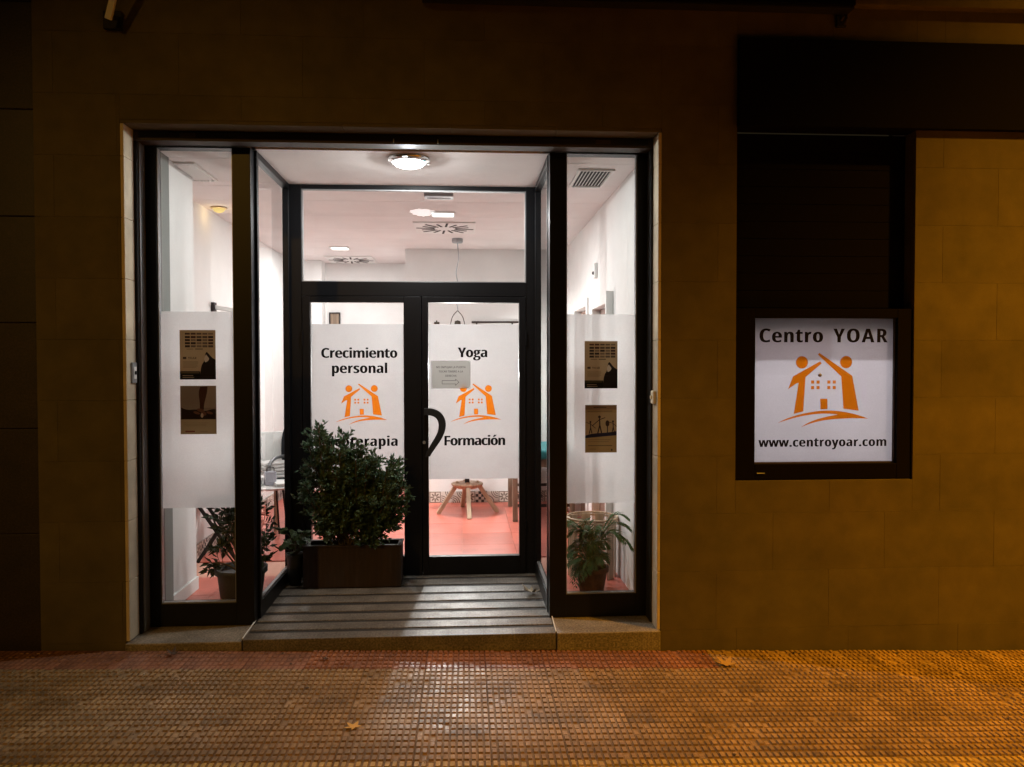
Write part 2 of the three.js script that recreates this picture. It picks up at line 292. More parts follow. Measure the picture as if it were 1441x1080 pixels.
// patterned skirting tiles
const skirtTex = [0, 1, 2, 3].map((v) => canvasTex(128, 128, (x, w) => {
  const f = rnd; x.fillStyle = '#d8d2c8'; x.fillRect(0, 0, w, w); x.strokeStyle = x.fillStyle = ['#3b3a3c', '#6b625a', '#45423f', '#7a6f63'][v]; x.lineWidth = 9;
  if (v === 0) for (let i = 0; i < 4; i++) for (let j = 0; j < 4; j++) { if ((i + j) % 2) x.fillRect(i * 32, j * 32, 32, 32); }
  if (v === 1) for (let r = 12; r < 100; r += 22) { x.beginPath(); x.arc(0, w, r, 0, 7); x.stroke(); x.beginPath(); x.arc(w, 0, r, 0, 7); x.stroke(); }
  if (v === 2) { for (let i = -4; i < 8; i++) { x.beginPath(); x.moveTo(i * 26, 0); x.lineTo(i * 26 + w, w); x.stroke(); } x.beginPath(); x.moveTo(64, 10); x.lineTo(118, 64); x.lineTo(64, 118); x.lineTo(10, 64); x.fill(); }
  if (v === 3) { for (let k = 0; k < 8; k++) { x.save(); x.translate(64, 64); x.rotate(k * Math.PI / 4); x.beginPath(); x.ellipse(0, -34, 9, 22, 0, 0, 7); x.fill(); x.restore(); } x.strokeRect(6, 6, 116, 116); }
}));
const skirtMats = skirtTex.map((t) => std(lin(0.9, 0.9, 0.9), 0.4, { map: t }));
const skirting = structure('skirting');
{ const g = new RoundedBoxGeometry(0.128, 0.128, 0.01, 1, 0.0015);
  const put = (x, z, turn) => { const m = obj('skirting_tile', g.clone(), pick(skirtMats), skirting); m.position.set(x, 0.165, z); m.rotation.y = turn; };
  for (let x = room.xs + 0.065; x < 1.12; x += 0.13) put(x, -4.195, 0);
  for (let z = -1.02; z > -5.2; z -= 0.13) put(-2.145, z, Math.PI / 2);
  for (let x = -1.7; x < -0.7; x += 0.13) put(x, -5.445, 0);
}
// doors in the right-hand wall
function innerDoor(z0, z1, top, label, open) {
  const d = thing('interior_door', label, 'door', [1.125, 0.1, 0]);
  obj('casing', [bx(-0.018, 0.03, 0.001, top - 0.1 + 0.07, z0 - 0.07, z0 - 0.001, 0.003), bx(-0.018, 0.03, 0.001, top - 0.1 + 0.07, z1 + 0.001, z1 + 0.07, 0.003), bx(-0.018, 0.03, top - 0.099, top - 0.1 + 0.07, z0, z1, 0.003)], M.white, d);
  const leaf = open ? obj('door_leaf', bx(-0.055, 0, 0.012, top - 0.02, z1 + 0.075, z1 + 0.115, 0.003), M.whiteSatin, d) : null;
  obj('inner_leaf', bx(0.05, 0.09, 0.008, top - 0.108, z0 + 0.004, z1 - 0.004, 0.003), std(lin(0.3, 0.2, 0.18), 0.6, { map: T.wood }), d);
  obj('handle', [rod([0.05, 0.95, z0 + 0.09], [0.0, 0.95, z0 + 0.09], 0.009), rod([0.0, 0.95, z0 + 0.085], [0.0, 0.95, z0 + 0.2], 0.009)], M.alu, d);
  return leaf;
}
innerDoor(-2.2, -1.44, 2.14, 'nearer white framed door with a tall open edge in the right interior wall', true);
innerDoor(-3.3, -2.56, 2.2, 'farther white framed door deeper along the right interior wall', false);
const alarm = thing('wall_sensor', 'small white box high on the right interior wall', 'sensor', [1.125, 2.46, -2.05]);
obj('casing', bx(-0.03, 0, -0.065, 0.065, -0.035, 0.035, 0.008), M.whiteSatin, alarm); obj('lens', new THREE.SphereGeometry(0.016, 12, 8).translate(-0.028, -0.02, 0), M.slot, alarm);

/* ---------- ceiling fittings ---------- */
function diffuser(x, z, label) {
  const t = thing('ceiling_diffuser', label, 'air vent', [x, 2.96, z]);
  const plate = bx(-0.285, 0.285, -0.012, 0.0, -0.285, 0.285, 0.003); obj('plate', plate, M.white, t);
  for (let k = 0; k < 16; k++) { const a = (k / 16) * Math.PI * 2 + 0.1, len = k % 2 ? 0.13 : 0.17, g = new THREE.BoxGeometry(0.02, 0.006, len).translate(0, -0.0125, 0.1 + len / 2).rotateY(a); obj('slot', g, M.slot, t); }
}
diffuser(-0.19, -2.85, 'swirl air diffuser in the ceiling, nearer one above the doors');
diffuser(-1.4, -5.1, 'swirl air diffuser in the ceiling, farther one at the back left');
function grille(x0, x1, z0, z1, n, label) {
  const t = thing('ceiling_grille', label, 'air vent', [(x0 + x1) / 2, 2.96, (z0 + z1) / 2]); const w = (x1 - x0) / 2, d = (z1 - z0) / 2;
  obj('frame', [bx(-w, w, -0.014, 0, d - 0.02, d, 0.002), bx(-w, w, -0.014, 0, -d, -d + 0.02, 0.002), bx(-w, -w + 0.02, -0.014, 0, -d + 0.0205, d - 0.0205, 0.002), bx(w - 0.02, w, -0.014, 0, -d + 0.0205, d - 0.0205, 0.002)], M.white, t);
  obj('backing', bx(-w + 0.021, w - 0.021, -0.002, -0.0005, -d + 0.021, d - 0.021), M.slot, t);
  for (let k = 0; k < n; k++) { const xx = -w + 0.03 + (k + 0.5) * ((2 * w - 0.06) / n), g = new THREE.BoxGeometry(0.003, 0.022, 2 * d - 0.05); g.rotateZ(-0.75).translate(xx, -0.009, 0); obj('slat', g, M.white, t); }
}
grille(0.755, 1.0, -1.12, -0.62, 8, 'slatted air grille in the ceiling behind the right window');
grille(-1.98, -1.735, -1.08, -0.6, 8, 'slatted air grille in the ceiling behind the left window');
const glow = (r, g, b, k) => new THREE.MeshStandardMaterial({ color: 0x000000, emissive: lin(r, g, b), emissiveIntensity: k });
function ledPanel(x, z, s, label, power = LED_RADIANCE) {
  const t = thing('led_ceiling_light', label, 'ceiling light', [x, 2.96, z]);
  obj('frame', [bx(-s - 0.014, s + 0.014, -0.012, 0, s, s + 0.014, 0.002), bx(-s - 0.014, s + 0.014, -0.012, 0, -s - 0.014, -s, 0.002), bx(-s - 0.014, -s, -0.012, 0, -s, s, 0.002), bx(s, s + 0.014, -0.012, 0, -s, s, 0.002)], M.whiteSatin, t);
  obj('diffuser', bx(-s + 0.001, s - 0.001, -0.008, -0.001, -s + 0.001, s - 0.001), glow(1, 0.97, 0.93, 3), t);
  const l = new THREE.RectAreaLight(new THREE.Color().setRGB(1, 1, 1), power, s * 2, s * 2); l.position.set(0, -0.014, 0); l.rotation.x = -Math.PI / 2; l.name = 'led_light'; l.castShadow = true; t.add(l);
}
ledPanel(-0.19, -2.2, 0.09, 'square bright ceiling light nearer, above the double doors');
ledPanel(-1.39, -4.18, 0.09, 'square bright ceiling light farther back at the left');
{ // warm spot seen through the left window
  const t = thing('spot_light', 'small warm yellow ceiling lamp seen through the left window', 'ceiling light', [-2.03, 2.96, -2.03]);
  obj('rim', lathe([[0.062, 0], [0.066, -0.004], [0.066, -0.012], [0.052, -0.014], [0.052, -0.002]], 24), M.brass, t);
  obj('bulb', new THREE.SphereGeometry(0.05, 20, 10, 0, Math.PI * 2, Math.PI / 2, Math.PI / 2).scale(1, 0.8, 1).translate(0, -0.006, 0), glow(1, 0.72, 0.25, 0.95), t);
  const l = new THREE.PointLight(new THREE.Color().setRGB(1, 0.72, 0.35), 0.04); l.position.set(0, -0.07, 0); l.name = 'spot_glow'; l.castShadow = true; t.add(l);
}
{ const t = thing('ceiling_lamp', 'round chrome rimmed lamp glowing in the entrance ceiling', 'ceiling light', [-0.355, 2.967, -0.46]);
  obj('rim', lathe([[0.105, -0.03], [0.13, -0.022], [0.135, -0.008], [0.132, 0], [0.11, 0]], 40), M.chrome, t);
  obj('dome', lathe([[0.001, -0.062], [0.05, -0.058], [0.085, -0.046], [0.108, -0.028], [0.11, -0.012]], 40), glow(1, 1, 0.98, 14), t);
  for (const a of [0.4, 2.5, 4.6]) obj('clip', new THREE.BoxGeometry(0.02, 0.012, 0.03).translate(0.128, -0.018, 0).rotateY(a), M.chrome, t);
  const l = new THREE.PointLight(new THREE.Color().setRGB(0.97, 1, 0.99), VESTIBULE_LAMP); l.position.set(0, -0.03, 0); l.shadow.radius = 1.2; l.name = 'lamp_glow'; l.castShadow = true; t.add(l);
}
{ const t = thing('pendant_lamp', 'pendant lamp with a wire cage hanging on a twisted cord', 'pendant lamp', [-0.08, 2.96, -3.49]);
  obj('canopy', lathe([[0.001, -0.045], [0.05, -0.045], [0.056, -0.035], [0.056, 0]], 24), M.alu, t);
  obj('cord', tube([[0, -0.04, 0], [0.012, -0.2, 0], [-0.012, -0.35, 0.006], [0.008, -0.5, 0], [-0.008, -0.62, 0], [0.004, -0.75, 0]], 0.006, 40, 6), M.alu, t);
  obj('hanger', [tube([[0, -0.74, 0], [-0.05, -0.8, 0], [-0.075, -0.9, 0], [-0.08, -1.0, 0]], 0.005, 16, 6), tube([[0, -0.74, 0], [0.05, -0.8, 0], [0.075, -0.9, 0], [0.08, -1.0, 0]], 0.005, 16, 6)], M.bronze, t);
  obj('socket', lathe([[0.001, -0.84], [0.03, -0.85], [0.035, -0.9], [0.06, -0.92], [0.06, -1.18], [0.001, -1.18]], 20), M.bronze, t);
  obj('shade', lathe([[0.07, -0.99], [0.12, -1.1], [0.19, -1.24], [0.186, -1.24], [0.117, -1.1], [0.067, -0.993]], 28), M.white, t);
  obj('bulb', new THREE.SphereGeometry(0.045, 20, 14).scale(1, 1.3, 1).translate(0, -1.23, 0), glow(1, 0.96, 0.9, 3), t);
  const l = new THREE.PointLight(new THREE.Color().setRGB(1, 0.985, 0.95), PENDANT); l.position.set(0, -1.34, 0); l.shadow.radius = 2; l.name = 'pendant_glow'; l.castShadow = true; t.add(l);
}
{ const t = thing('ceiling_unit', 'small grey ceiling box just inside the doors', 'air vent', [-0.2, 2.96, -1.44]);
  obj('casing', bx(-0.11, 0.11, -0.03, 0, -0.06, 0.06, 0.005), M.alu, t); obj('slot', bx(-0.09, 0.09, -0.0315, -0.029, -0.015, 0.015), M.slot, t); }

/* ---------- black aluminium glazing ---------- */
const font = await new FontLoader().loadAsync('fonts/droid/droid_sans_bold.typeface.json');
// letters fitted to a measured box: cap or x height decides size, tracking fills the width
const CAP = (() => { const g = new THREE.ShapeGeometry(font.generateShapes('H', 1)); g.computeBoundingBox(); return g.boundingBox.max.y - g.boundingBox.min.y; })();
// bolder uprights and finer cross strokes than the plain face: outlines pushed out sideways, pulled in vertically
function contrast(pts, ex, ey, sign) {
  const n = pts.length, out = [];
  for (let i = 0; i < n; i++) {
    const a = pts[(i + n - 1) % n], b = pts[i], c = pts[(i + 1) % n], d1 = b.clone().sub(a).normalize(), d2 = c.clone().sub(b).normalize(), m = new THREE.Vector2(d1.y + d2.y, -d1.x - d2.x); if (m.length() < 1e-6) m.set(d1.y, -d1.x); m.normalize();
    out.push(new THREE.Vector2(b.x + sign * ex * m.x, b.y + sign * ey * m.y));
  }
  return out;
}
function lettering(text, x0, x1, yBase, size, z, wide = 1.0) {
  size /= CAP; const s = font.data.resolution, adv = [...text].map((c) => (font.data.glyphs[c] ?? font.data.glyphs['?']).ha / s * size * wide), total = adv.reduce((a, b) => a + b, 0);
  const sp = (x1 - x0 - total) / Math.max(1, text.length - 1), gs = []; let x = x0;
  const tidy = (p) => p.filter((q, i) => q.distanceTo(p[(i + 1) % p.length]) > size * 0.004);
  [...text].forEach((c, i) => {
    if (c !== ' ') for (const f of font.generateShapes(c, size)) {
      const p = f.extractPoints(8), fix = (q, hole) => { const t = tidy(q), cw = THREE.ShapeUtils.isClockWise(t); return contrast(t, size * 0.028, -size * 0.012, (cw ? -1 : 1) * (hole ? -1 : 1)); };
      const o = new THREE.Shape(fix(p.shape, false)); o.holes.push(...p.holes.map((h) => new THREE.Path(fix(h, true))));
      gs.push(new THREE.ShapeGeometry(o).scale(wide, 1, 1).translate(x, yBase, z));
    }
    x += adv[i] + sp;
  });
  return gs;
}
// the emblem: two people whose arms make the roof of a house
function logoShapes(cx, base, k) {
  const P = (x, y) => [cx + (x - 476) * k, base - (y - 600) * k], poly = (...p) => new THREE.Shape(p.map((q) => new THREE.Vector2(...P(...q))));
  const disc = (x, y, r) => { const s = new THREE.Shape(); s.absarc(...P(x, y), r * k, 0, Math.PI * 2); return s; }, rect = (x0, x1, y0, y1) => poly([x0, y0], [x1, y0], [x1, y1], [x0, y1]);
  const sw = new THREE.Shape(); sw.moveTo(...P(258, 656)); sw.quadraticCurveTo(...P(330, 614), ...P(460, 600)); sw.quadraticCurveTo(...P(580, 592), ...P(695, 638)); sw.quadraticCurveTo(...P(620, 632), ...P(520, 640)); sw.quadraticCurveTo(...P(430, 648), ...P(370, 677)); sw.quadraticCurveTo(...P(420, 636), ...P(548, 618)); sw.quadraticCurveTo(...P(430, 598), ...P(258, 656));
  const out = [disc(372, 372, 29), disc(585, 371, 29), poly([460, 367], [467, 377], [390, 441], [380, 602], [334, 614], [357, 467], [344, 472], [306, 498], [330, 437]), poly([448, 335], [456, 328], [615, 435], [648, 600], [574, 590], [562, 439]), poly([461, 543], [496, 543], [497, 592], [463, 593]), sw];
  for (const [x, y] of [[417, 457], [443, 457], [417, 483], [443, 483], [495, 457], [521, 457], [495, 483], [521, 483]]) out.push(rect(x, x + 15, y, y + 15));
  return out;
}
function filmGeo(x0, x1, y0, y1, z, logo) {
  const s = new THREE.Shape([[x0, y0], [x1, y0], [x1, y1], [x0, y1]].map((p) => new THREE.Vector2(...p)));
  if (logo) s.holes.push(...logo.map((l) => new THREE.Path(l.getPoints(24))));
  return metric(new THREE.ShapeGeometry(s, 24).toNonIndexed().translate(0, 0, z));
}
const flat = (shapes, z) => shapes.map((s) => new THREE.ShapeGeometry(s, 24).translate(0, 0, z));
const paneGeo = (x0, x1, y0, y1, z) => { const g = new THREE.PlaneGeometry(x1 - x0, y1 - y0); return g.translate((x0 + x1) / 2, (y0 + y1) / 2, z); };
const R = 0.003;
// shutter box and guides
{ const t = thing('shutter_housing', 'dark roller shutter slot across the head of the entrance', 'shutter');
  obj('head_channel', bx(OP.x0 + 0.022, OP.x1 - 0.022, 2.962, 3.018, -0.24, -0.132, R), M.bronze, t);
  obj('cover_strip', bx(OP.x0 + 0.05, OP.x1 - 0.05, 2.975, 3.012, -0.1315, -0.127, R), M.blackMatt, t);
  for (const x of [-1.61, 0.83]) obj('lock_plate', bx(x - 0.045, x + 0.045, 2.982, 3.006, -0.127, -0.122, 0.002), M.bronze, t);
  for (const x of [-0.42, -0.16]) obj('screw', rod([x, 2.965, -0.12], [x, 2.99, -0.12], 0.003), M.alu, t);
  obj('guide_rail', [bx(OP.x0 + 0.001, OP.x0 + 0.012, 0.071, 2.96, -0.21, -0.131, R), bx(OP.x0 + 0.012, OP.x0 + 0.034, 0.071, 2.96, -0.16, -0.131, R)], M.blackMatt, t);
  obj('guide_rail', bx(OP.x0 + 0.012, OP.x0 + 0.038, 0.071, 2.96, -0.245, -0.165, R), M.alu, t);
  obj('guide_rail', [bx(OP.x1 - 0.012, OP.x1 - 0.001, 0.077, 2.96, -0.21, -0.131, R), bx(OP.x1 - 0.03, OP.x1 - 0.0125, 0.077, 2.96, -0.245, -0.131, R)], M.blackMatt, t); }
function shopWindow(x0, x1, px0, px1, y0, py0, label, film) {
  const t = thing('shop_window', label, 'window');
  obj('frame', [bx(x0, px0, y0, 2.961, -0.33, -0.25, R), bx(px1, x1, y0, 2.961, -0.33, -0.25, R), bx(px0 - 0.001, px1 + 0.001, y0, py0, -0.328, -0.252, R), bx(px0 - 0.001, px1 + 0.001, 2.955, 2.9615, -0.328, -0.252)], M.black, t);
  obj('bead', [bx(px0, px0 + 0.006, py0, 2.954, -0.30, -0.262), bx(px1 - 0.006, px1, py0, 2.954, -0.30, -0.262), bx(px0 + 0.006, px1 - 0.006, py0, py0 + 0.006, -0.30, -0.262)], M.alu, t);
  obj('glass', paneGeo(px0, px1, py0, 2.956, -0.28), M.glass, t);
  obj('frosted_film', filmGeo(px0 + 0.004, px1 - 0.004, film[0], film[1], -0.286), M.filmClearer, t);
}
shopWindow(-1.918, -1.287, -1.843, -1.396, 0.072, 0.21, 'left fixed shop window with a frosted film band and two posters', [0.786, 1.98]);
shopWindow(0.52, 1.143, 0.624, 1.066, 0.078, 0.22, 'right fixed shop window with a frosted film band and two posters', [0.786, 1.97]);
function returnGlazing(x, label, side) {
  const t = thing('side_glazing', label, 'window', [x, 0, 0]), z0 = -1.198, z1 = -0.332, w = 0.022;
  obj('frame', [bx(-w, w, 0.08, 0.19, z0, z1, R), bx(-w, w, 2.925, 2.966, z0, z1, R), bx(-w, w, 0.19, 2.925, z1 - 0.035, z1, R), bx(-w, w, 0.19, 2.925, z0, z0 + 0.035, R)], M.black, t);
  obj('bead', bx(-0.01, 0.01, 0.19, 0.2, z0 + 0.036, z1 - 0.036), M.alu, t);
  obj('glass', new THREE.PlaneGeometry(z1 - z0 - 0.07, 2.73).rotateY(Math.PI / 2).translate(0, 0.195 + 1.365, (z0 + z1) / 2), M.glass, t);
}
returnGlazing(-1.292, 'narrow glazed side return on the left of the entrance recess');
returnGlazing(0.536, 'narrow glazed side return on the right of the entrance recess');
{ // double door with transom
  const t = thing('entrance_door', 'black framed double glass door with frosted panes and transom window', 'door', [0, 0, -1.2]);
  const b = 0.095;
  obj('frame', [bx(-1.315, -1.187, b, 2.966, -0.06, 0, R), bx(0.449, 0.56, b, 2.966, -0.06, 0, R), bx(-1.187, 0.449, 2.937, 2.966, -0.058, -0.001, R), bx(-1.187, 0.449, 2.16, 2.264, -0.058, 0.004, R)], M.black, t);
  obj('transom_glass', paneGeo(-1.187, 0.449, 2.264, 2.937, -0.03), M.glass, t);
  obj('bead', [bx(-1.187, 0.449, 2.264, 2.271, -0.045, -0.012), bx(-1.187, 0.449, 2.93, 2.937, -0.045, -0.012), bx(-1.187, -1.18, 2.2715, 2.9295, -0.045, -0.012), bx(0.442, 0.449, 2.2715, 2.9295, -0.045, -0.012)], M.alu, t);
  obj('seal', [bx(-0.345, -0.295, b + 0.01, 2.155, -0.062, -0.0505), bx(-1.2, -1.17, b + 0.01, 2.155, -0.07, -0.0605), bx(0.435, 0.46, b + 0.01, 2.155, -0.07, -0.0605), bx(-1.18, 0.44, 2.14, 2.17, -0.07, -0.0605)], M.blackMatt, t);
  const leaf = (x0, x1, p0, p1, base) => {
    const l = obj('door_leaf', [bx(x0, p0, b + 0.006, 2.157, -0.05, 0.008, R), bx(p1, x1, b + 0.006, 2.157, -0.05, 0.008, R), bx(p0, p1, b + 0.006, base, -0.049, 0.007, R), bx(p0, p1, 2.114, 2.157, -0.049, 0.007, R)], M.black, t);
    obj('glass', paneGeo(p0, p1, base, 2.114, -0.02), M.glass, l); return l;
  };
  const L = leaf(-1.184, -0.322, -1.128, -0.452, 0.245), Rr = leaf(-0.318, 0.446, -0.273, 0.397, 0.237);
  const kl = 0.38 / 437, l1 = logoShapes(-0.766, 1.283, kl), l2 = logoShapes(0.075, 1.281, kl);
  obj('frosted_film', filmGeo(-1.126, -0.454, 0.81, 1.957, -0.026, l1), M.film, L); obj('logo', flat(l1, -0.026), M.filmOrange, L);
  obj('lettering', [...lettering('Crecimiento', -1.058, -0.497, 1.708, 0.073, -0.0185), ...lettering('personal', -0.984, -0.568, 1.596, 0.073, -0.0185), ...lettering('Psicoterapia', -1.105, -0.495, 1.058, 0.073, -0.0185)], M.ink, L);
  obj('frosted_film', filmGeo(-0.271, 0.395, 0.808, 1.957, -0.026, l2), M.film, Rr); obj('logo', flat(l2, -0.026), M.filmOrange, Rr);
  obj('lettering', [...lettering('Yoga', -0.055, 0.168, 1.712, 0.073, -0.0185), ...lettering('Formación', -0.165, 0.30, 1.058, 0.073, -0.0185)], M.ink, Rr);
  // bow shaped pull handle
  const outer = new THREE.Shape(); outer.moveTo(-0.298, 1.335); outer.bezierCurveTo(-0.2, 1.345, -0.148, 1.29, -0.148, 1.215); outer.bezierCurveTo(-0.15, 1.13, -0.225, 1.06, -0.262, 0.992); outer.lineTo(-0.29, 0.985); outer.bezierCurveTo(-0.27, 1.075, -0.192, 1.13, -0.192, 1.212); outer.bezierCurveTo(-0.195, 1.275, -0.23, 1.296, -0.298, 1.292); outer.closePath();
  obj('handle', [new THREE.ExtrudeGeometry(outer, { depth: 0.018, bevelEnabled: true, bevelSize: 0.004, bevelThickness: 0.004, bevelSegments: 2, curveSegments: 20 }).translate(0, 0, 0.05), rod([-0.29, 1.314, 0.005], [-0.29, 1.314, 0.055], 0.012), rod([-0.278, 1.0, 0.005], [-0.278, 1.0, 0.055], 0.011)], M.blackMatt, Rr);
  obj('lock', [rod([-0.305, 1.085, 0.006], [-0.305, 1.085, 0.016], 0.013, 0.011, 16)], M.alu, Rr);
  obj('hinge', [bx(0.44, 0.452, 0.4, 0.5, 0.005, 0.02, 0.003), bx(0.44, 0.452, 1.8, 1.9, 0.005, 0.02, 0.003)], M.black, Rr);
  obj('hinge', [bx(-1.19, -1.178, 0.4, 0.5, 0.005, 0.02, 0.003), bx(-1.19, -1.178, 1.8, 1.9, 0.005, 0.02, 0.003)], M.black, L);
}

/* ---------- papers on the glass ---------- */
function paper(name, label, cat, x0, x1, y0, y1, z, tex, mat, group) {
  const m = obj(name, (() => { return new THREE.PlaneGeometry(x1 - x0, y1 - y0); })(), mat);
  m.position.set((x0 + x1) / 2, (y0 + y1) / 2, z); return tag(m, label, cat, group);
}
const lines = (x, x0, y0, w, n, dy, h, c) => { x.fillStyle = c; for (let i = 0; i < n; i++) x.fillRect(x0, y0 + i * dy, w * (0.7 + 0.3 * rnd()), h); };
const timetable = canvasTex(420, 600, (x, w, h) => {
  x.fillStyle = '#b99f78'; x.fillRect(0, 0, w, h);
  for (let i = 0; i < 5; i++) for (let j = 0; j < 5; j++) { x.fillStyle = pick(['#3a2a20', '#5c4a38', '#6e5a46', '#4a2c22', '#80694f']); x.fillRect(62 + i * 68, 36 + j * 37, 58, j ? 26 : 20); }
  lines(x, 80, 228, 90, 1, 10, 6, '#5a4030'); x.fillStyle = '#3f2c22'; x.fillRect(180, 226, 90, 9);
  x.font = 'bold 34px serif'; x.fillStyle = '#4a3526'; x.fillText('YOAR', 96, 352); x.fillRect(36, 326, 40, 26);
  lines(x, 36, 380, 190, 6, 14, 4, '#7d664c');
  x.fillStyle = '#2a201c'; x.beginPath(); x.moveTo(420, 360); x.bezierCurveTo(360, 340, 330, 260, 312, 268); x.bezierCurveTo(285, 290, 300, 360, 270, 400); x.bezierCurveTo(240, 440, 240, 520, 230, 600); x.lineTo(420, 600); x.fill();
  x.fillStyle = '#cdb9a0'; x.beginPath(); x.moveTo(308, 296); x.bezierCurveTo(280, 330, 280, 380, 300, 392); x.bezierCurveTo(330, 380, 345, 360, 340, 340); x.fill();
  x.fillStyle = '#14100e'; x.fillRect(0, 500, 236, 100); x.fillStyle = '#6c5c3a'; x.fillRect(10, 512, 215, 12); lines(x, 30, 548, 150, 2, 22, 8, '#a8977e');
});
const handsPoster = canvasTex(420, 590, (x, w, h) => {
  x.fillStyle = '#9d876b'; x.fillRect(0, 0, w, h); x.fillStyle = '#84725c'; x.fillRect(8, 8, 404, 400); x.fillStyle = '#97836a'; x.fillRect(250, 8, 162, 260);
  x.fillStyle = '#4b2c1e'; x.beginPath(); x.moveTo(235, 8); x.lineTo(318, 8); x.bezierCurveTo(320, 120, 270, 190, 275, 290); x.lineTo(225, 290); x.bezierCurveTo(235, 180, 205, 120, 220, 60); x.fill();
  x.fillStyle = '#2a1a14'; x.beginPath(); x.moveTo(8, 260); x.bezierCurveTo(80, 320, 160, 270, 240, 300); x.bezierCurveTo(300, 330, 360, 270, 412, 290); x.lineTo(412, 408); x.lineTo(8, 408); x.fill();
  x.fillStyle = '#6b4630'; for (const [a, b, r, s] of [[235, 300, 46, 20], [190, 330, 40, 16], [270, 340, 34, 26], [340, 330, 40, 16]]) { x.beginPath(); x.ellipse(a, b, r, s, 0.3, 0, 7); x.fill(); }
  x.fillStyle = '#b29b80'; x.beginPath(); x.ellipse(252, 362, 16, 28, 0, 0, 7); x.fill();
  x.fillStyle = '#a8946f'; x.fillRect(0, 412, w, h); lines(x, 40, 450, 320, 3, 18, 4, '#8d7a5c'); x.fillStyle = '#7a3a2c'; x.fillRect(56, 548, 110, 16); lines(x, 230, 552, 120, 1, 10, 6, '#85745a');
});
const dancePoster = canvasTex(420, 620, (x, w, h) => {
  x.fillStyle = '#a88a58'; x.fillRect(0, 0, w, h); x.fillStyle = '#8a6a48'; x.fillRect(0, 0, w, 60); lines(x, 110, 24, 190, 1, 10, 12, '#4a3826'); lines(x, 30, 76, 340, 1, 10, 8, '#6e5638');
  x.fillStyle = '#b09468'; x.fillRect(0, 100, w, 300); x.fillStyle = '#2b2433'; x.beginPath(); x.moveTo(0, 400); x.bezierCurveTo(120, 350, 240, 380, 420, 340); x.lineTo(420, 395); x.lineTo(0, 430); x.fill();
  x.strokeStyle = '#3a2618'; x.fillStyle = '#3a2618'; x.lineCap = 'round';
  const fig = (cx, cy, s, arm) => { x.lineWidth = 15 * s; x.beginPath(); x.arc(cx, cy, 17 * s, 0, 7); x.fill(); x.beginPath(); x.moveTo(cx, cy + 20 * s); x.lineTo(cx + 4 * s, cy + 100 * s); x.lineTo(cx - 20 * s, cy + 200 * s); x.moveTo(cx + 4 * s, cy + 100 * s); x.lineTo(cx + 26 * s, cy + 195 * s); x.stroke(); x.lineWidth = 9 * s; x.beginPath(); x.moveTo(cx, cy + 34 * s); x.lineTo(cx + arm * 70 * s, cy + 10 * s); x.moveTo(cx, cy + 34 * s); x.lineTo(cx - arm * 90 * s, cy + 110 * s); x.stroke(); };
  fig(190, 155, 1.05, 1); fig(70, 220, 0.75, -1); fig(370, 215, 0.75, -1); x.beginPath(); x.ellipse(296, 240, 26, 40, 0, 0, 7); x.fill(); x.fillRect(290, 270, 12, 90);
  lines(x, 40, 450, 300, 2, 24, 5, '#7d643f'); x.fillStyle = '#4d3b24'; x.fillRect(40, 526, 320, 7); x.fillRect(345, 572, 18, 26); lines(x, 60, 570, 90, 1, 20, 6, '#7d643f');
});
const posterMat = (t) => phy(lin(0.62, 0.62, 0.62), 0.9, { map: t, transmission: 0.4, thickness: 0, ior: 1.3, specularIntensity: 0.5 });
const tt = posterMat(timetable);
paper('poster', 'upper poster with a class timetable grid on the left window', 'poster', -1.726, -1.513, 1.568, 1.868, -0.2835, timetable, tt);
paper('poster', 'lower poster of joined hands on the left window', 'poster', -1.726, -1.512, 1.236, 1.53, -0.2835, handsPoster, posterMat(handsPoster));
paper('poster', 'upper poster with a class timetable grid on the right window', 'poster', 0.743, 0.951, 1.507, 1.803, -0.2835, timetable, tt);
paper('poster', 'lower poster of three dancing figures on the right window', 'poster', 0.747, 0.947, 1.104, 1.403, -0.2835, dancePoster, posterMat(dancePoster));
{ const t = canvasTex(580, 408, (x, w, h) => {
    x.fillStyle = '#fdfdfb'; x.fillRect(0, 0, w, h); x.strokeStyle = x.fillStyle = '#3c3c3c'; x.font = '40px sans-serif'; x.textAlign = 'center';
    x.fillText('NO EMPUJAR LA PUERTA', w / 2, 108, 490); x.fillText('TOCAR TIMBRE A LA', w / 2, 172, 390); x.fillText('DERECHA', w / 2, 236, 200);
    x.lineWidth = 5; x.beginPath(); x.moveTo(160, 292); x.lineTo(360, 292); x.lineTo(360, 272); x.lineTo(410, 317); x.lineTo(360, 362); x.lineTo(360, 342); x.lineTo(160, 342); x.closePath(); x.stroke(); x.lineWidth = 4; x.strokeRect(2, 2, w - 4, h - 4);
  });
  const g = new THREE.PlaneGeometry(0.288, 0.204), m = obj('notice', g, phy(lin(0.62, 0.63, 0.62), 0.95, { map: t, transmission: 0.6, thickness: 0, ior: 1.3 })); m.position.set(-0.108, 1.584, -1.2165);
  tag(m, 'grey paper notice with an arrow taped to the right door', 'notice'); }

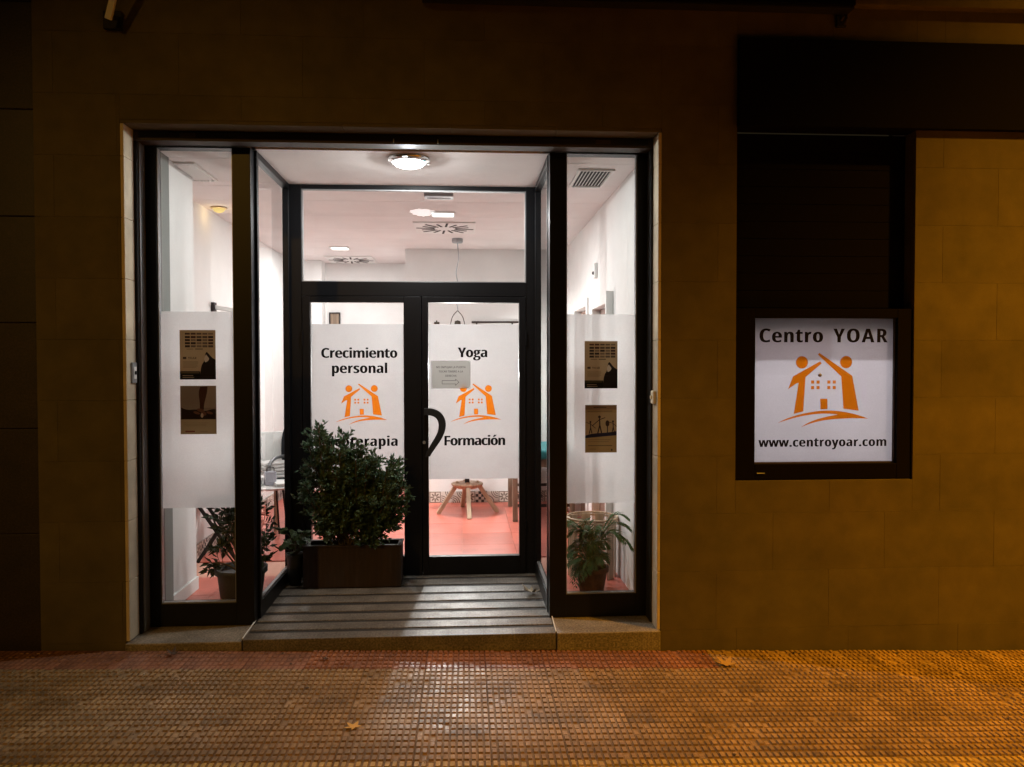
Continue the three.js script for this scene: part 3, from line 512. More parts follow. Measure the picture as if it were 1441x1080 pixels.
/* ---------- lit sign window on the right ---------- */
{ const t = thing('window_sign', 'black framed backlit sign window reading Centro YOAR', 'sign');
  const x0 = 1.608, x1 = 2.698, p0 = 1.728, p1 = 2.606, q0 = 1.057, q1 = 1.934;
  obj('frame', [bx(x0, p0, 0.963, 1.99, -0.11, -0.012, R), bx(p1, x1, 0.963, 1.99, -0.11, -0.012, R), bx(p0, p1, 0.963, q0, -0.109, -0.013, R), bx(p0, p1, q1, 1.99, -0.109, -0.013, R)], M.panelBlack, t);
  obj('bead', [bx(p0, p0 + 0.006, q0, q1, -0.07, -0.038), bx(p1 - 0.005, p1, q0, q1, -0.07, -0.038), bx(p0 + 0.006, p1 - 0.005, q0, q0 + 0.008, -0.07, -0.036)], M.bronze, t);
  obj('glass', paneGeo(p0, p1, q0, q1, -0.048), M.glass, t);
  const l = logoShapes(2.168, 1.373, 0.565 / 437);
  obj('frosted_film', filmGeo(p0, p1, q0, q1, -0.056, l), M.signFilm, t); obj('logo', flat(l, -0.056), M.filmOrange, t);
  obj('lettering', [...lettering('Centro', 1.762, 2.163, 1.788, 0.084, -0.047), ...lettering('YOAR', 2.225, 2.562, 1.788, 0.084, -0.047), ...lettering('www.centroyoar.com', 1.765, 2.566, 1.157, 0.055, -0.047)], M.ink, t);
  obj('window_bolt', [new THREE.SphereGeometry(0.012, 12, 8).translate(2.14, 1.59, -0.044)], M.alu, t);
  obj('latch', bx(1.74, 1.79, 1.0, 1.006, -0.012, -0.006, 0.002), M.alu, t); }
{ const t = thing('recess_panel', 'matt black slatted panel filling the window recess above the lit sign', 'panel');
  obj('panel', bx(1.608, 2.698, 1.995, 3.052, -0.135, -0.11), M.panelBlack, t);
  for (let i = 0; i < 10; i++) obj('slat', bx(1.612, 2.694, 2.0 + i * 0.105, 2.0 + i * 0.105 + 0.1035, -0.11, -0.104, 0.004), M.panelBlack, t); }
{ const t = thing('fascia_board', 'wide black fascia board above the sign window running to the right', 'panel');
  obj('board', bx(1.606, 9, 3.056, 3.568, -0.1, 0.035, 0.004), M.panelBlack, t); }
// reveal of the sign recess, right side
obj('reveal_slab', [bx(2.6985, 2.7185, 2.0, 3.05, -0.13, -0.0215)], M.facade, facade);
{ // the lit room behind the sign
  const w = structure('wall_sign_room');
  obj('wall_white', [bx(1.502, 1.56, 0.4, 2.95, -1.9, -0.302), bx(3.1, 3.2, 0.4, 2.95, -1.9, -0.302), bx(1.502, 3.2, 0.4, 2.95, -2.0, -1.9), bx(1.502, 3.2, 0.3, 0.4, -2.0, -0.302), bx(1.502, 3.2, 2.95, 3.05, -2.0, -0.302)], M.wallWhite, w);
  obj('added_shade_box', bx(1.561, 3.099, 1.86, 2.949, -0.26, -0.13), std(lin(0.3, 0.25, 0.26), 0.8), w);  // unseen box, added to keep light off the top of the sign film
  obj('added_dark_panel', bx(1.561, 3.099, 1.71, 2.949, -1.899, -1.86), std(lin(0.3, 0.23, 0.25), 0.8), w);  // shade put into the colour: dark upper wall added to dim the sign top
  const t = thing('strip_light', 'ceiling strip light in the room behind the sign', 'ceiling light', [2.2, 2.948, -1.45]);
  obj('casing', bx(-0.32, 0.32, -0.03, 0, -0.07, 0.07, 0.004), M.whiteSatin, t); obj('tube', bx(-0.3, 0.3, -0.034, -0.03, -0.05, 0.05), glow(0.95, 0.96, 1, 3), t);
  const l = new THREE.RectAreaLight(new THREE.Color().setRGB(0.97, 0.91, 1), 190, 0.6, 0.1); l.position.set(0, -0.037, 0); l.rotation.x = -Math.PI / 2; l.name = 'strip_glow'; l.castShadow = true; t.add(l);
}

/* ---------- small fittings on the facade ---------- */
{ const t = thing('intercom', 'small grey plate with a black button on the left reveal', 'doorbell', [OP.x0 + 0.02, 1.611, -0.085]);
  obj('plate', bx(0, 0.012, -0.06, 0.06, -0.03, 0.03, 0.004), M.alu, t); obj('face', bx(0.012, 0.015, -0.035, 0.035, -0.018, 0.018, 0.001), M.whiteSatin, t); obj('button', rod([0.014, 0, 0], [0.022, 0, 0], 0.011), M.blackMatt, t);
  const u = thing('doorbell', 'cream doorbell box on the right reveal beside the window', 'doorbell', [OP.x1 - 0.02, 1.46, -0.06]);
  obj('casing', bx(-0.022, 0, -0.04, 0.04, -0.03, 0.03, 0.008), M.cream, u); obj('button', rod([-0.021, 0.0, 0], [-0.03, 0.0, 0], 0.012), M.brass, u); }
{ const t = thing('conduit_bracket', 'pale slanted metal bar on a dark wall bracket, top left', 'bracket', [-1.95, 3.55, 0]);
  obj('bar', beam([0, 0, 0.1], [0.085, 0.21, 0.16], 0.035, 0.022), M.whiteSatin, t); obj('mount', [bx(-0.06, 0.04, -0.02, 0.08, 0.001, 0.03, 0.004), rod([0.0, 0.04, 0.03], [0.02, 0.05, 0.11], 0.012)], M.blackMatt, t);
  const u = thing('wall_hook', 'small dark hook fixed to the wall above the fascia board', 'bracket', [2.225, 3.69, 0]);
  obj('base', bx(-0.03, 0.03, -0.04, 0.03, 0.001, 0.02, 0.004), M.blackMatt, u); obj('hook', tube([[0, 0, 0.018], [0, 0.01, 0.06], [0, -0.02, 0.085], [0, -0.045, 0.06]], 0.007, 20, 8), M.bronze, u);
  const s = thing('overhead_sign', 'black underside of a sign box above the entrance, cropped by the frame', 'sign');
  obj('casing', bx(-0.24, 2.26, 3.732, 4.3, 0.002, 0.12, 0.006), M.panelBlack, s); obj('lower_rail', bx(-0.24, 2.26, 3.722, 3.732, 0.02, 0.1), M.blackMatt, s); }

/* ---------- plants ---------- */
// joins small folded leaves into one geometry: every leaf is [position, direction, side, length, width]
function leafMesh(list, fold = 0.25, droop = 0.1) {
  const P = [], N = [];
  for (const { at, dir, side, len, wid } of list) {
    const up = side.clone().cross(dir).normalize(), mid = at.clone().addScaledVector(dir, len * 0.5).addScaledVector(up, -wid * fold), tip = at.clone().addScaledVector(dir, len).addScaledVector(up, -len * droop);
    const a = at.clone().addScaledVector(dir, len * 0.45).addScaledVector(side, wid / 2), b = at.clone().addScaledVector(dir, len * 0.45).addScaledVector(side, -wid / 2);
    for (const [p, q, r] of [[at, mid, a], [a, mid, tip], [at, b, mid], [b, tip, mid]]) { const n = q.clone().sub(p).cross(r.clone().sub(p)).normalize(); for (const v of [p, q, r]) { P.push(v.x, v.y, v.z); N.push(n.x, n.y, n.z); } }
  }
  const g = new THREE.BufferGeometry(); g.setAttribute('position', new THREE.Float32BufferAttribute(P, 3)); g.setAttribute('normal', new THREE.Float32BufferAttribute(N, 3)); g.setAttribute('uv', new THREE.Float32BufferAttribute(new Float32Array(P.length / 3 * 2), 2)); return g;
}
const randDir = () => V(rr(-1, 1), rr(-1, 1), rr(-1, 1)).normalize();
function spray(list, stems, base, tip, bend, { twigs, leaves, len, wid, r, twigLen, from = 0.25 }) {
  const mid = base.clone().lerp(tip, 0.5).add(bend), curve = new THREE.QuadraticBezierCurve3(base, mid, tip);
  stems.push(new THREE.TubeGeometry(curve, 8, r, 5));
  const along = (c, n, f0, L, W) => { for (let i = 0; i < n; i++) { const u = f0 + (1 - f0) * (i + rr(0, 0.8)) / n, p = c.getPoint(Math.min(1, u)), tg = c.getTangent(Math.min(1, u)), s = randDir().cross(tg).normalize(); const dir = tg.clone().multiplyScalar(0.75).addScaledVector(s, i % 2 ? 0.8 : -0.8).add(V(0, rr(-0.1, 0.3), 0)).normalize(); list.push({ at: p, dir, side: dir.clone().cross(randDir()).normalize(), len: L * rr(0.7, 1.2), wid: W * rr(0.7, 1.2) }); } };
  along(curve, leaves, 0.75, len, wid);
  for (let k = 0; k < twigs; k++) {
    const u = from + (1 - from) * (k + rnd()) / twigs, p = curve.getPoint(u), tg = curve.getTangent(u), s = randDir().cross(tg).normalize(), d = tg.clone().multiplyScalar(0.55).addScaledVector(s, 0.85).normalize(), L = twigLen * rr(0.6, 1.2) * (1.15 - 0.5 * u), e = p.clone().addScaledVector(d, L).add(V(0, L * rr(-0.1, 0.3), 0));
    const c = new THREE.QuadraticBezierCurve3(p, p.clone().lerp(e, 0.5).add(V(0, -0.01, 0)), e); stems.push(new THREE.TubeGeometry(c, 3, r * 0.4, 3)); along(c, leaves, 0.1, len, wid);
  }
}
{ // planter box and shrub
  const t = thing('planter_box', 'long brown planter box left of the doors', 'planter', [-0.797, 0.094, -1.03]);
  const w = 0.34, d = 0.1, h = 0.285, k = 0.022;
  obj('side_board', [bx(-w, w, 0, h, d - k, d, 0.004)], M.woodDark, t); obj('side_board', [bx(-w, w, 0, h, -d, -d + k, 0.004)], M.woodDark, t);
  obj('end_board', bx(-w, -w + k, 0, h, -d + k, d - k, 0.003), M.woodDark, t); obj('end_board', bx(w - k, w, 0, h, -d + k, d - k, 0.003), M.woodDark, t);
  obj('rim', [bx(-w - 0.006, w + 0.006, h, h + 0.012, d - 0.03, d + 0.006, 0.003), bx(-w - 0.006, w + 0.006, h, h + 0.012, -d - 0.006, -d + 0.03, 0.003), bx(-w - 0.006, -w + 0.026, h, h + 0.012, -d + 0.03, d - 0.03, 0.003), bx(w - 0.026, w + 0.006, h, h + 0.012, -d + 0.03, d - 0.03, 0.003)], M.woodDark, t);
  obj('soil', bx(-w + k, w - k, 0.02, h - 0.02, -d + k, d - k), M.soil, t);
  const s = thing('shrub', 'dense dark green leafy shrub growing in the planter box', 'shrub', [-0.78, 0.36, -1.03]);
  const lists = [[], []], stems = [];
  const tips = [[-0.25, 0.90], [-0.22, 0.86], [-0.17, 0.80], [-0.1, 0.80], [-0.03, 0.76], [0.02, 0.78], [-0.08, 0.74], [-0.31, 0.78], [-0.3, 0.68], [-0.35, 0.56], [-0.34, 0.48], [-0.3, 0.38], [-0.24, 0.3], [0.08, 0.66], [0.03, 0.68], [0.15, 0.66], [0.22, 0.6], [0.27, 0.63], [0.3, 0.54], [0.33, 0.45], [0.3, 0.36], [0.24, 0.26], [0.28, 0.5], [0.0, 0.62], [-0.1, 0.6], [0.12, 0.56], [0.18, 0.46], [-0.2, 0.5], [-0.05, 0.45], [0.08, 0.4], [-0.12, 0.35], [0.17, 0.3], [-0.18, 0.26], [0.02, 0.3], [0.13, 0.2], [-0.1, 0.2]];
  for (const [x, y] of tips) for (let q = 0; q < 2; q++) spray(lists[(q + (x > 0)) % 2], stems, V(rr(-0.1, 0.1) + x * 0.22, 0, rr(-0.03, 0.03)), V(x + rr(-0.02, 0.02), y + rr(-0.05, 0.02) - q * 0.05, rr(-0.07, 0.17)), V(x * 0.15, 0.0, rr(0, 0.05)), { twigs: 17, leaves: 12, len: 0.04, wid: 0.021, r: 0.004, twigLen: 0.12, from: 0.26 });
  lists.forEach((l, i) => stuff(obj('foliage', leafMesh(l), LEAF.bush[i], s))); obj('stem', stems, M.stem, s);
}
{ // geranium beside the planter
  const p = thing('flower_pot', 'small dark pot squeezed between planter box and side glass', 'flower pot', [-1.215, 0.095, -1.03]);
  obj('pot', lathe([[0.001, 0], [0.042, 0], [0.056, 0.2], [0.06, 0.2], [0.06, 0.225], [0.052, 0.225], [0.05, 0.2], [0.001, 0.2]], 24), M.potDark, p);
  const s = thing('geranium', 'low bright green round leaved plant at the planter corner', 'plant', [-1.2, 0.3, -1.0]);
  const leafG = new THREE.CircleGeometry(0.033, 10); { const a = leafG.attributes.position; for (let i = 1; i < a.count; i++) a.setZ(i, 0.008 * Math.sin(i * 2.1) + 0.006); leafG.computeVertexNormals(); }
  const stalks = [];
  for (let i = 0; i < 34; i++) { const a = rr(0, 6.28), e = V(Math.cos(a) * rr(0.02, 0.1), rr(0.02, 0.19), Math.sin(a) * rr(0.02, 0.1)); stalks.push(tube([[0, 0, 0], [e.x * 0.4, e.y * 0.7, e.z * 0.4], e.toArray()], 0.002, 6, 4)); const m = obj('leaf', leafG, LEAF.geranium, s); m.position.copy(e); m.rotation.set(-1.2 + rr(-0.5, 0.5), rr(-0.6, 0.6), rr(0, 6)); m.scale.setScalar(rr(0.7, 1.15)); }
  obj('stem', stalks, M.stem, s);
}
{ // dark leafy plant behind the left window
  const p = thing('plant_pot', 'large dark pot behind the left window post', 'flower pot', [-1.47, 0.1, -0.62]);
  obj('pot', lathe([[0.001, 0], [0.125, 0], [0.15, 0.2], [0.165, 0.2], [0.167, 0.235], [0.15, 0.235], [0.146, 0.2], [0.001, 0.19]], 32), M.potDark, p);
  const s = thing('potted_tree', 'dark leafy indoor plant in the pot behind the left window', 'plant', [-1.47, 0.29, -0.62]);
  const list = [], stems = [];
  for (const [x, y, z] of [[-0.1, 0.42, 0], [0.08, 0.42, -0.15], [-0.17, 0.36, -0.1], [0.02, 0.44, 0.02], [0.1, 0.3, -0.2], [-0.13, 0.2, 0.06], [0.12, 0.22, -0.1], [0, 0.47, -0.1], [-0.17, 0.08, 0.03], [-0.05, 0.36, 0.05], [0.1, 0.12, -0.05]]) spray(list, stems, V(0, 0, 0), V(x, y, z), V(x * 0.1, 0.05, 0), { twigs: 6, leaves: 6, len: 0.066, wid: 0.026, r: 0.006, twigLen: 0.12, from: 0.45 });
  stuff(obj('foliage', leafMesh(list), LEAF.ficus, s)); obj('stem', stems, M.stem, s);
}
{ // palms behind the right window
  const p = thing('plant_pot', 'brown clay pot behind the right window holding a palm', 'flower pot', [0.845, 0.1, -0.62]);
  obj('pot', lathe([[0.001, 0], [0.075, 0], [0.105, 0.17], [0.115, 0.17], [0.115, 0.2], [0.1, 0.2], [0.098, 0.17], [0.001, 0.165]], 28), M.terracotta, p);
  const s = thing('parlour_palm', 'green parlour palm with feathery fronds behind the right window', 'plant', [0.845, 0.27, -0.62]);
  const frond = (e, bow, n, L) => {
    const c = new THREE.QuadraticBezierCurve3(V(rr(-0.02, 0.02), 0, rr(-0.02, 0.02)), V(e.x * 0.35, e.y + bow, e.z * 0.35), e), list = [];
    for (let i = 0; i < n; i++) { const u = 0.3 + 0.7 * i / (n - 1), q = c.getPoint(u), tg = c.getTangent(u), sd = tg.clone().cross(V(0, 1, 0)).normalize(), l = L * Math.sin(0.5 + 2.3 * (u - 0.3) / 0.7); for (const k of [-1, 1]) { const dir = tg.clone().multiplyScalar(0.75).addScaledVector(sd, k * 0.8).add(V(0, rr(-0.35, 0), 0)).normalize(); list.push({ at: q, dir, side: dir.clone().cross(V(0, 1, 0.2)).normalize(), len: l * rr(0.85, 1.1), wid: 0.0125 }); } }
    const f = obj('frond', leafMesh(list, 0.2, 0.15), LEAF.palm, s); obj('rib', new THREE.TubeGeometry(c, 14, 0.0025, 4), LEAF.palm, f);
  };
  frond(V(0.24, 0.36, 0.02), 0.12, 20, 0.12); frond(V(0.26, 0.28, -0.02), 0.16, 20, 0.12); frond(V(-0.2, 0.3, 0.04), 0.14, 18, 0.11); frond(V(0.28, 0.14, 0.05), 0.3, 18, 0.13); frond(V(0.2, 0.22, 0.12), 0.2, 15, 0.11);
  for (let i = 0; i < 34; i++) { const a = rr(0, 6.28), r = rr(0.06, 0.21); frond(V(Math.cos(a) * r - 0.05, rr(0.0, 0.3), Math.sin(a) * r * 0.9), rr(0.08, 0.18), 13, 0.09); }
  for (let i = 0; i < 7; i++) { const a = rr(0, 6.28), r = rr(0.14, 0.22); frond(V(Math.cos(a) * r - 0.04, rr(-0.08, 0.1), Math.sin(a) * r * 0.9 + 0.02), rr(0.12, 0.2), 13, 0.085); }
}

/* ---------- furniture ---------- */
{ const t = thing('swivel_chair', 'white shell chair on a splayed pale wooden base behind the right door', 'chair', [0.015, 0.1, -3.6], 0.06);
  for (const [x, z] of [[-0.31, 0.04], [0.0, 0.36], [0.32, 0.02], [-0.03, -0.36]]) obj('leg', beam([x * 0.3, 0.33, z * 0.3], [x, 0.0, z], 0.045, 0.028), M.wood, t);
  obj('hub', lathe([[0.001, 0.25], [0.1, 0.26], [0.165, 0.295], [0.17, 0.31], [0.16, 0.318], [0.001, 0.32]], 32), M.wood, t);
  obj('column', rod([0, 0.3, 0], [0, 0.44, 0], 0.025), M.blackMatt, t);
  obj('seat', lathe([[0.001, 0.44], [0.16, 0.45], [0.23, 0.5], [0.24, 0.5], [0.17, 0.465], [0.001, 0.455]], 32), M.whiteSatin, t);
  const back = new THREE.CylinderGeometry(0.25, 0.21, 0.36, 28, 4, true, Math.PI * 0.6, Math.PI * 0.8); obj('backrest', back.translate(0, 0.65, 0), phy(lin(0.75, 0.75, 0.73), 0.4, { side: THREE.DoubleSide }), t); }
{ const t = thing('massage_table', 'teal padded massage table against the right interior wall', 'table', [0.78, 0.1, -3.15]);
  obj('cushion', bx(-0.34, 0.33, 0.62, 0.71, -0.85, 0.1, 0.03), M.teal, t); obj('apron', bx(-0.32, 0.31, 0.54, 0.62, -0.82, 0.07, 0.005), M.woodGrey, t);
  for (const [x, z] of [[-0.29, 0.04], [-0.29, -0.79], [0.28, 0.04], [0.28, -0.79]]) obj('leg', bx(x - 0.025, x + 0.025, 0, 0.54, z - 0.025, z + 0.025, 0.004), M.woodGrey, t);
  obj('stretcher', [bx(-0.265, 0.255, 0.14, 0.17, 0.03, 0.05, 0.003), bx(-0.265, 0.255, 0.22, 0.25, -0.8, -0.78, 0.003)], M.woodDark, t); }
{ const standMat = std(lin(0.6, 0.55, 0.48), 0.6, { map: T.wood }); const t = thing('slatted_stand', 'round stand of grey wooden boards behind the palm', 'stand', [0.93, 0.1, -1.12]);
  for (let i = 0; i < 10; i++) { const a = i / 10 * Math.PI * 2 + 0.2; const g = bx(-0.034, 0.034, 0, 0.43, -0.006, 0.006, 0.002); g.rotateY(-a + Math.PI / 2).translate(Math.cos(a) * 0.17, 0, Math.sin(a) * 0.17); obj('board', g, standMat, t); }
  for (const y of [0.415, 0.435]) obj('hoop', new THREE.TorusGeometry(0.185, 0.008, 8, 40).rotateX(Math.PI / 2).translate(0, y, 0), M.wood, t); }
{ const t = thing('side_table', 'round white side table on thin dark legs left of the doors', 'table', [-1.74, 0.1, -2.45]);
  obj('tabletop', lathe([[0.001, 0.478], [0.27, 0.478], [0.285, 0.488], [0.285, 0.495], [0.28, 0.5], [0.001, 0.5]], 40), M.whiteSatin, t);
  for (const a of [0.6, 2.7, 4.8]) obj('leg', rod([Math.cos(a) * 0.16, 0.478, Math.sin(a) * 0.16], [Math.cos(a) * 0.24, 0, Math.sin(a) * 0.24], 0.009), M.bronze, t);
  obj('brace', tube([[0.15, 0.47, 0.09], [-0.145, 0.47, 0.07], [0.02, 0.47, -0.16]], 0.006, 30, 6, true), M.bronze, t);
  const pile = (x, z, n, turn, label) => { const p = thing('paper_pile', label, 'papers', [x, 0.6005, z], turn); for (let i = 0; i < n; i++) { const g = bx(-0.075, 0.075, i * 0.006, i * 0.006 + 0.0055, -0.105, 0.105, 0.001); g.rotateY(rr(-0.3, 0.3)); obj('sheet', g, M.paper, p); } };
  pile(-1.6, -2.36, 5, 0.5, 'lower pile of white papers at the right edge of the round side table'); pile(-1.86, -2.42, 11, -0.4, 'taller pile of white papers at the left of the round side table');
  const b = thing('paper_bag', 'grey paper bag with a handle standing on the round side table', 'bag', [-1.72, 0.6005, -2.38], 0.4); obj('bag', bx(-0.05, 0.05, 0, 0.12, -0.035, 0.035, 0.012), std(lin(0.42, 0.41, 0.46), 0.8), b); obj('handle', tube([[-0.03, 0.115, 0.02], [-0.026, 0.155, 0.02], [0.026, 0.155, 0.02], [0.03, 0.115, 0.02]], 0.004, 16, 6), M.slot, b);
  const c = thing('shell_chair', 'white high backed shell chair with armrests behind the side table', 'chair', [-1.86, 0.1, -2.98], 0.35);
  obj('seat', bx(-0.21, 0.21, 0.42, 0.46, -0.2, 0.22, 0.018), M.whiteSatin, c); { const g = bx(-0.2, 0.2, 0, 0.46, -0.014, 0.014, 0.012); g.rotateX(-0.25).translate(0, 0.45, -0.2); obj('backrest', g, M.whiteSatin, c); }
  for (const [x, z] of [[-0.2, 0.2], [0.2, 0.2], [-0.2, -0.2], [0.2, -0.2]]) obj('leg', rod([x, 0, z], [x * 0.7, 0.42, z * 0.7], 0.012), M.wood, c);
  for (const x of [-0.23, 0.23]) obj('armrest', [beam([x, 0.64, -0.2], [x, 0.62, 0.18], 0.03, 0.018), rod([x, 0.44, 0.14], [x, 0.615, 0.16], 0.009)], M.wood, c);
  for (let k = 0; k < 3; k++) { const w = thing('folded_towel', ['lowest', 'middle', 'topmost'][k] + ' white folded towel in the pile on the shell chair', 'towel', [-1.85, 0.56 + k * 0.062, -2.93], 0.2 + k * 0.25); obj('cloth', [bx(-0.14, 0.14, 0.001, 0.03, -0.11, 0.11, 0.014), bx(-0.138, 0.142, 0.03, 0.06, -0.108, 0.112, 0.014)], M.paper, w); }
  const j = thing('upholstered_chair', 'pale wooden armchair right of the white shell chair', 'chair', [-1.5, 0.1, -2.95], -0.25);
  obj('backrest', bx(-0.25, 0.25, 0.5, 0.98, -0.25, -0.2, 0.022), M.woodGrey, j); obj('seat', bx(-0.25, 0.25, 0.42, 0.5, -0.2, 0.26, 0.035), M.cloth, j);
  for (const [x, z] of [[-0.23, 0.22], [0.23, 0.22], [-0.23, -0.2], [0.23, -0.2]]) obj('leg', rod([x, 0, z], [x, 0.42, z * 0.95], 0.018), M.wood, j);
  for (const x of [-0.28, 0.28]) obj('armrest', tube([[x, 0.45, 0.22], [x, 0.62, 0.24], [x, 0.67, 0.14], [x, 0.67, -0.22]], 0.016, 20, 8), M.alu, j);
  const k = thing('jacket', 'black jacket hung over the back of the wooden armchair', 'jacket', [-1.5, 0.1, -2.95], -0.25);
  const sh = new THREE.Shape(); sh.moveTo(-0.31, 0.55); sh.bezierCurveTo(-0.36, 0.8, -0.31, 0.95, -0.24, 1.01); sh.bezierCurveTo(-0.12, 1.05, -0.08, 1.09, 0, 1.09); sh.bezierCurveTo(0.1, 1.09, 0.14, 1.04, 0.24, 1.01); sh.bezierCurveTo(0.31, 0.95, 0.36, 0.8, 0.31, 0.55); sh.bezierCurveTo(0.1, 0.5, -0.1, 0.58, -0.31, 0.55);
  obj('cloth', new THREE.ExtrudeGeometry(sh, { depth: 0.05, bevelEnabled: true, bevelSize: 0.02, bevelThickness: 0.02, bevelSegments: 3 }).translate(0, 0, -0.178), M.cloth, k); }
{ const t = thing('folding_stool', 'black cross legged folding stool by the left interior wall', 'stool', [-1.98, 0.1, -1.8], 0.15);
  for (const z of [-0.13, 0.1]) { obj('leg', beam([-0.15, 0, z], [0.14, 0.46, z], 0.026, 0.016), M.blackMatt, t); obj('leg', beam([0.15, 0, z + 0.02], [-0.14, 0.46, z + 0.02], 0.026, 0.016), M.blackMatt, t); }
  obj('seat', bx(-0.16, 0.16, 0.455, 0.48, -0.17, 0.15, 0.01), M.cloth, t); }
{ const t = thing('wall_rail', 'thin brown wooden rail on the back wall above the frosted film', 'rail', [0, 2.14, -4.19]); obj('rail', bx(0.07, 0.6, -0.01, 0.01, 0.0, 0.03, 0.004), M.woodDark, t);
  obj('bracket', [bx(0.12, 0.135, -0.03, -0.01, -0.009, 0.02), bx(0.52, 0.535, -0.03, -0.01, -0.009, 0.02)], M.woodDark, t);
  const k = thing('coat_hook', 'small metal hook on the back wall left of the pendant lamp', 'hook', [-0.32, 2.13, -4.199]); obj('plate', bx(-0.03, 0.03, -0.012, 0.012, 0, 0.01, 0.003), M.bronze, k); obj('peg', rod([0, 0, 0.01], [0, 0.02, 0.05], 0.008), M.bronze, k);
  const f = thing('picture_frame', 'small dark framed picture on the far left wall', 'picture', [-1.66, 2.2, -5.44]); obj('frame', [bx(-0.07, -0.055, -0.13, 0.13, 0, 0.02), bx(0.055, 0.07, -0.13, 0.13, 0, 0.02), bx(-0.055, 0.055, 0.115, 0.13, 0, 0.02), bx(-0.055, 0.055, -0.13, -0.115, 0, 0.02)], M.slot, f); obj('print', bx(-0.055, 0.055, -0.115, 0.115, 0, 0.006), M.woodGrey, f);
  const a = thing('wall_bracket', 'pale angled arm on a grey plate behind the left window', 'bracket', [-2.149, 2.12, -2.2]); obj('plate', bx(0, 0.03, -0.07, 0.07, -0.03, 0.03, 0.004), M.slot, a); obj('arm', beam([0.02, 0.03, 0], [0.2, 0.0, -0.05], 0.035, 0.02), M.whiteSatin, a); }

/* ---------- fallen leaves ---------- */
function mapleLeaf(s, curl) {
  const sh = new THREE.Shape(), n = 5, pts = [];
  for (let i = 0; i < n; i++) { const a = Math.PI / 2 + (i - 2) * 1.05, L = s * [0.62, 0.9, 1, 0.85, 0.6][i]; pts.push([Math.cos(a - 0.42) * L * 0.42, Math.sin(a - 0.42) * L * 0.42], [Math.cos(a - 0.17) * L * 0.74, Math.sin(a - 0.17) * L * 0.74], [Math.cos(a) * L, Math.sin(a) * L], [Math.cos(a + 0.17) * L * 0.74, Math.sin(a + 0.17) * L * 0.74]); }
  pts.push([0.0, -0.12 * s]); sh.setFromPoints(pts.map((p) => new THREE.Vector2(...p)));
  const g = new THREE.ExtrudeGeometry(sh, { depth: 0.0008, bevelEnabled: false }).rotateX(-Math.PI / 2), a = g.attributes.position;
  for (let i = 0; i < a.count; i++) { const x = a.getX(i), z = a.getZ(i); a.setY(i, a.getY(i) + curl * (x * x + z * z) / s + 0.15 * Math.abs(x) * curl * 3); }
  g.computeVertexNormals(); return g;
}
function fallen(x, y, z, s, curl, turn, tilt, mat, label) { const t = thing('fallen_leaf', label, 'leaf', [x, y < 0.05 ? y + fallY(x) : y, z], turn); const b = obj('blade', mapleLeaf(s, curl), mat, t); b.rotation.x = tilt; obj('stalk', tube([[0, 0.002, 0.1 * s], [0.01, 0.004, 0.5 * s], [0.02, 0.003, 0.9 * s]], 0.0012, 8, 4), mat, t); }
const dryLeaf = (r, g, b) => std(lin(r, g, b), 0.7, { side: THREE.DoubleSide });
fallen(1.47, 0.006, 0.27, 0.085, 0.25, 0.5, 0.02, dryLeaf(0.42, 0.25, 0.05), 'large curled yellow maple leaf on the pavement under the right wall');
fallen(-0.51, 0.003, 0.985, 0.055, 0.1, 0.8, 0, dryLeaf(0.7, 0.42, 0.08), 'small flat yellow leaf on the pavement near the bottom edge');
fallen(0.455, 0.098, -0.72, 0.09, 0.5, 2.2, 0.05, dryLeaf(0.42, 0.36, 0.26), 'pale dry crumpled leaf on the ramp by the right glass');
fallen(-1.64, 0.003, 0.1, 0.05, 0.5, 1.2, 0.05, dryLeaf(0.06, 0.035, 0.02), 'dark shrivelled leaf on the pavement below the left window');
fallen(-0.78, 0.003, 0.17, 0.035, 0.4, 2.6, 0.03, dryLeaf(0.07, 0.045, 0.025), 'tiny dark leaf scrap on the reddish tiles below the planter');

{ const gs = []; for (let i = 0; i < 420; i++) { const near = rnd() < 0.45, r = rr(0.0015, 0.005) * (rnd() < 0.12 ? 1.8 : 1), g = new THREE.IcosahedronGeometry(r, 0).scale(rr(0.6, 1.6), 0.5, rr(0.6, 1.4)); g.rotateY(rr(0, 6)); const gx = rr(-3.4, 4.2); g.translate(gx, fallY(gx) + rr(-0.001, 0.002), near ? rr(0.03, 0.14) : rr(0.1, 1.9)); gs.push(metric(g)); }
  const o = stuff(obj('grit', gs, std(lin(0.07, 0.05, 0.035), 0.9))); o.userData.label = 'scattered dark grit and crumbs lying on the pavement'; o.userData.category = 'debris'; }
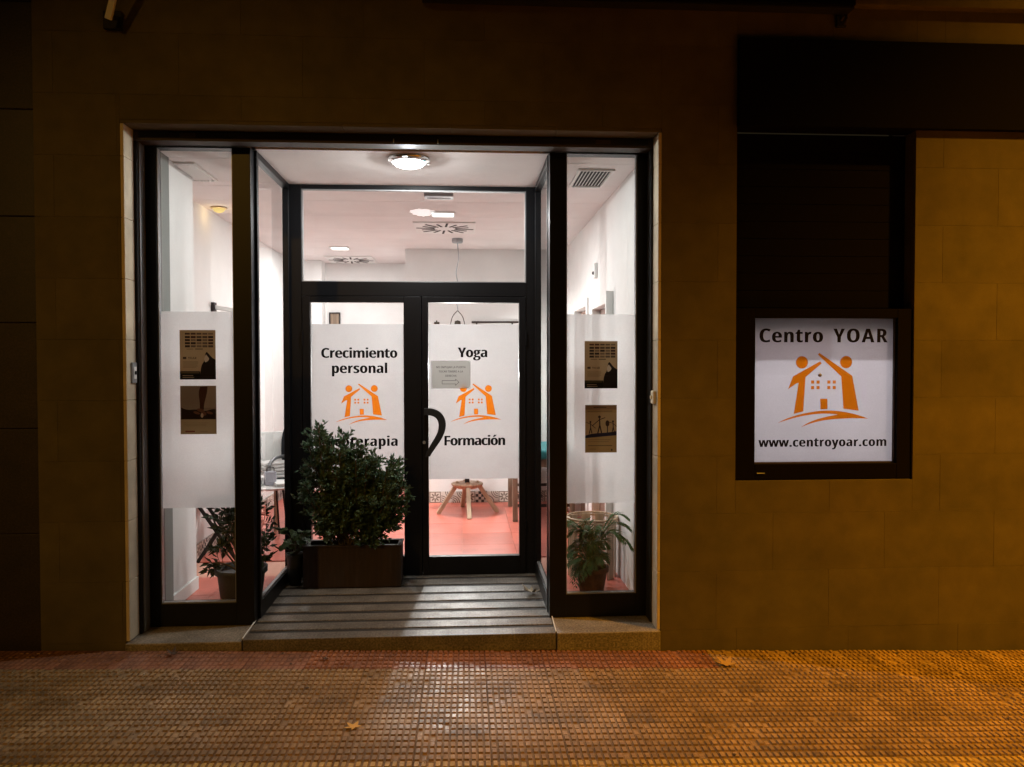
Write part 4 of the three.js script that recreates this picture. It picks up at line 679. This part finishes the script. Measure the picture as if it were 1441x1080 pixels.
/* ---------- street lamp and an added fill lamp, both outside the frame ---------- */
function streetLamp(label, at, aim, cone, power, color, poleZ) { // pole at the kerb, arm, housing with a lens that shines down
  const t = thing('street_lamp', label, 'street lamp', [at.x + 0.2, fallY(at.x + 0.2) - 0.003, poleZ]), h = at.y - fallY(at.x + 0.2), z = at.z - poleZ;
  obj('pole', rod([0, 0, 0], [0, h + 0.25, 0], 0.085, 0.05, 20), M.alu, t); obj('base', lathe([[0.001, 0.0], [0.16, 0], [0.16, 0.04], [0.11, 0.3], [0.09, 0.9], [0.08, 0.9]], 24), M.blackMatt, t);
  obj('arm', tube([[0, h + 0.2, 0], [-0.05, h + 0.3, z * 0.4], [-0.2, h + 0.24, z]], 0.03, 20, 10), M.alu, t);
  obj('housing', bx(-0.38, -0.02, h + 0.06, h + 0.22, z - 0.3, z + 0.3, 0.05), M.alu, t); obj('lens', bx(-0.32, -0.08, h + 0.045, h + 0.062, z - 0.22, z + 0.22, 0.006), glow(1, 0.45, 0.06, 6), t);
  const l = new THREE.SpotLight(color, power, 0, cone * D2R, 1); l.shadow.radius = 8; l.castShadow = true; l.name = 'street_light'; l.target.name = 'street_light_aim';
  t.updateMatrixWorld(); l.position.copy(t.worldToLocal(at.clone().add(V(0, 0.02, 0)))); l.target.position.copy(t.worldToLocal(aim.clone())); t.add(l, l.target);
}
streetLamp('sodium street lamp on a tall pole at the near kerb, right of the shop', LAMP_AT, LAMP_AIM, LAMP_CONE, STREET_POWER, SODIUM, 5.3);
streetLamp('added fill lamp across the road, left of the shop, brightening the left wall', FILL_AT, FILL_AIM, FILL_CONE, FILL_POWER, SODIUM2, 13.4);  // added lamp, aimed at the facade to lift its dark left side
const GROUPS = { poster: 'posters stuck to the shop windows', fallen_leaf: 'fallen leaves on the ground', led_ceiling_light: 'square ceiling lights', ceiling_diffuser: 'swirl ceiling diffusers', ceiling_grille: 'slatted ceiling grilles', shop_window: 'frosted shop windows', side_glazing: 'glazed side returns', threshold_stone: 'threshold stones', interior_door: 'doors in the right interior wall', paper_pile: 'paper piles on the side table', folded_towel: 'towels on the shell chair', street_lamp: 'street lamps', plant_pot: 'indoor plant pots' };
for (const o of scene.children) { const g = GROUPS[o.name.replace(/_[0-9]{3}$/, '')]; if (g && o.userData.label) o.userData.group = g; }
renderer.render(scene, camera);
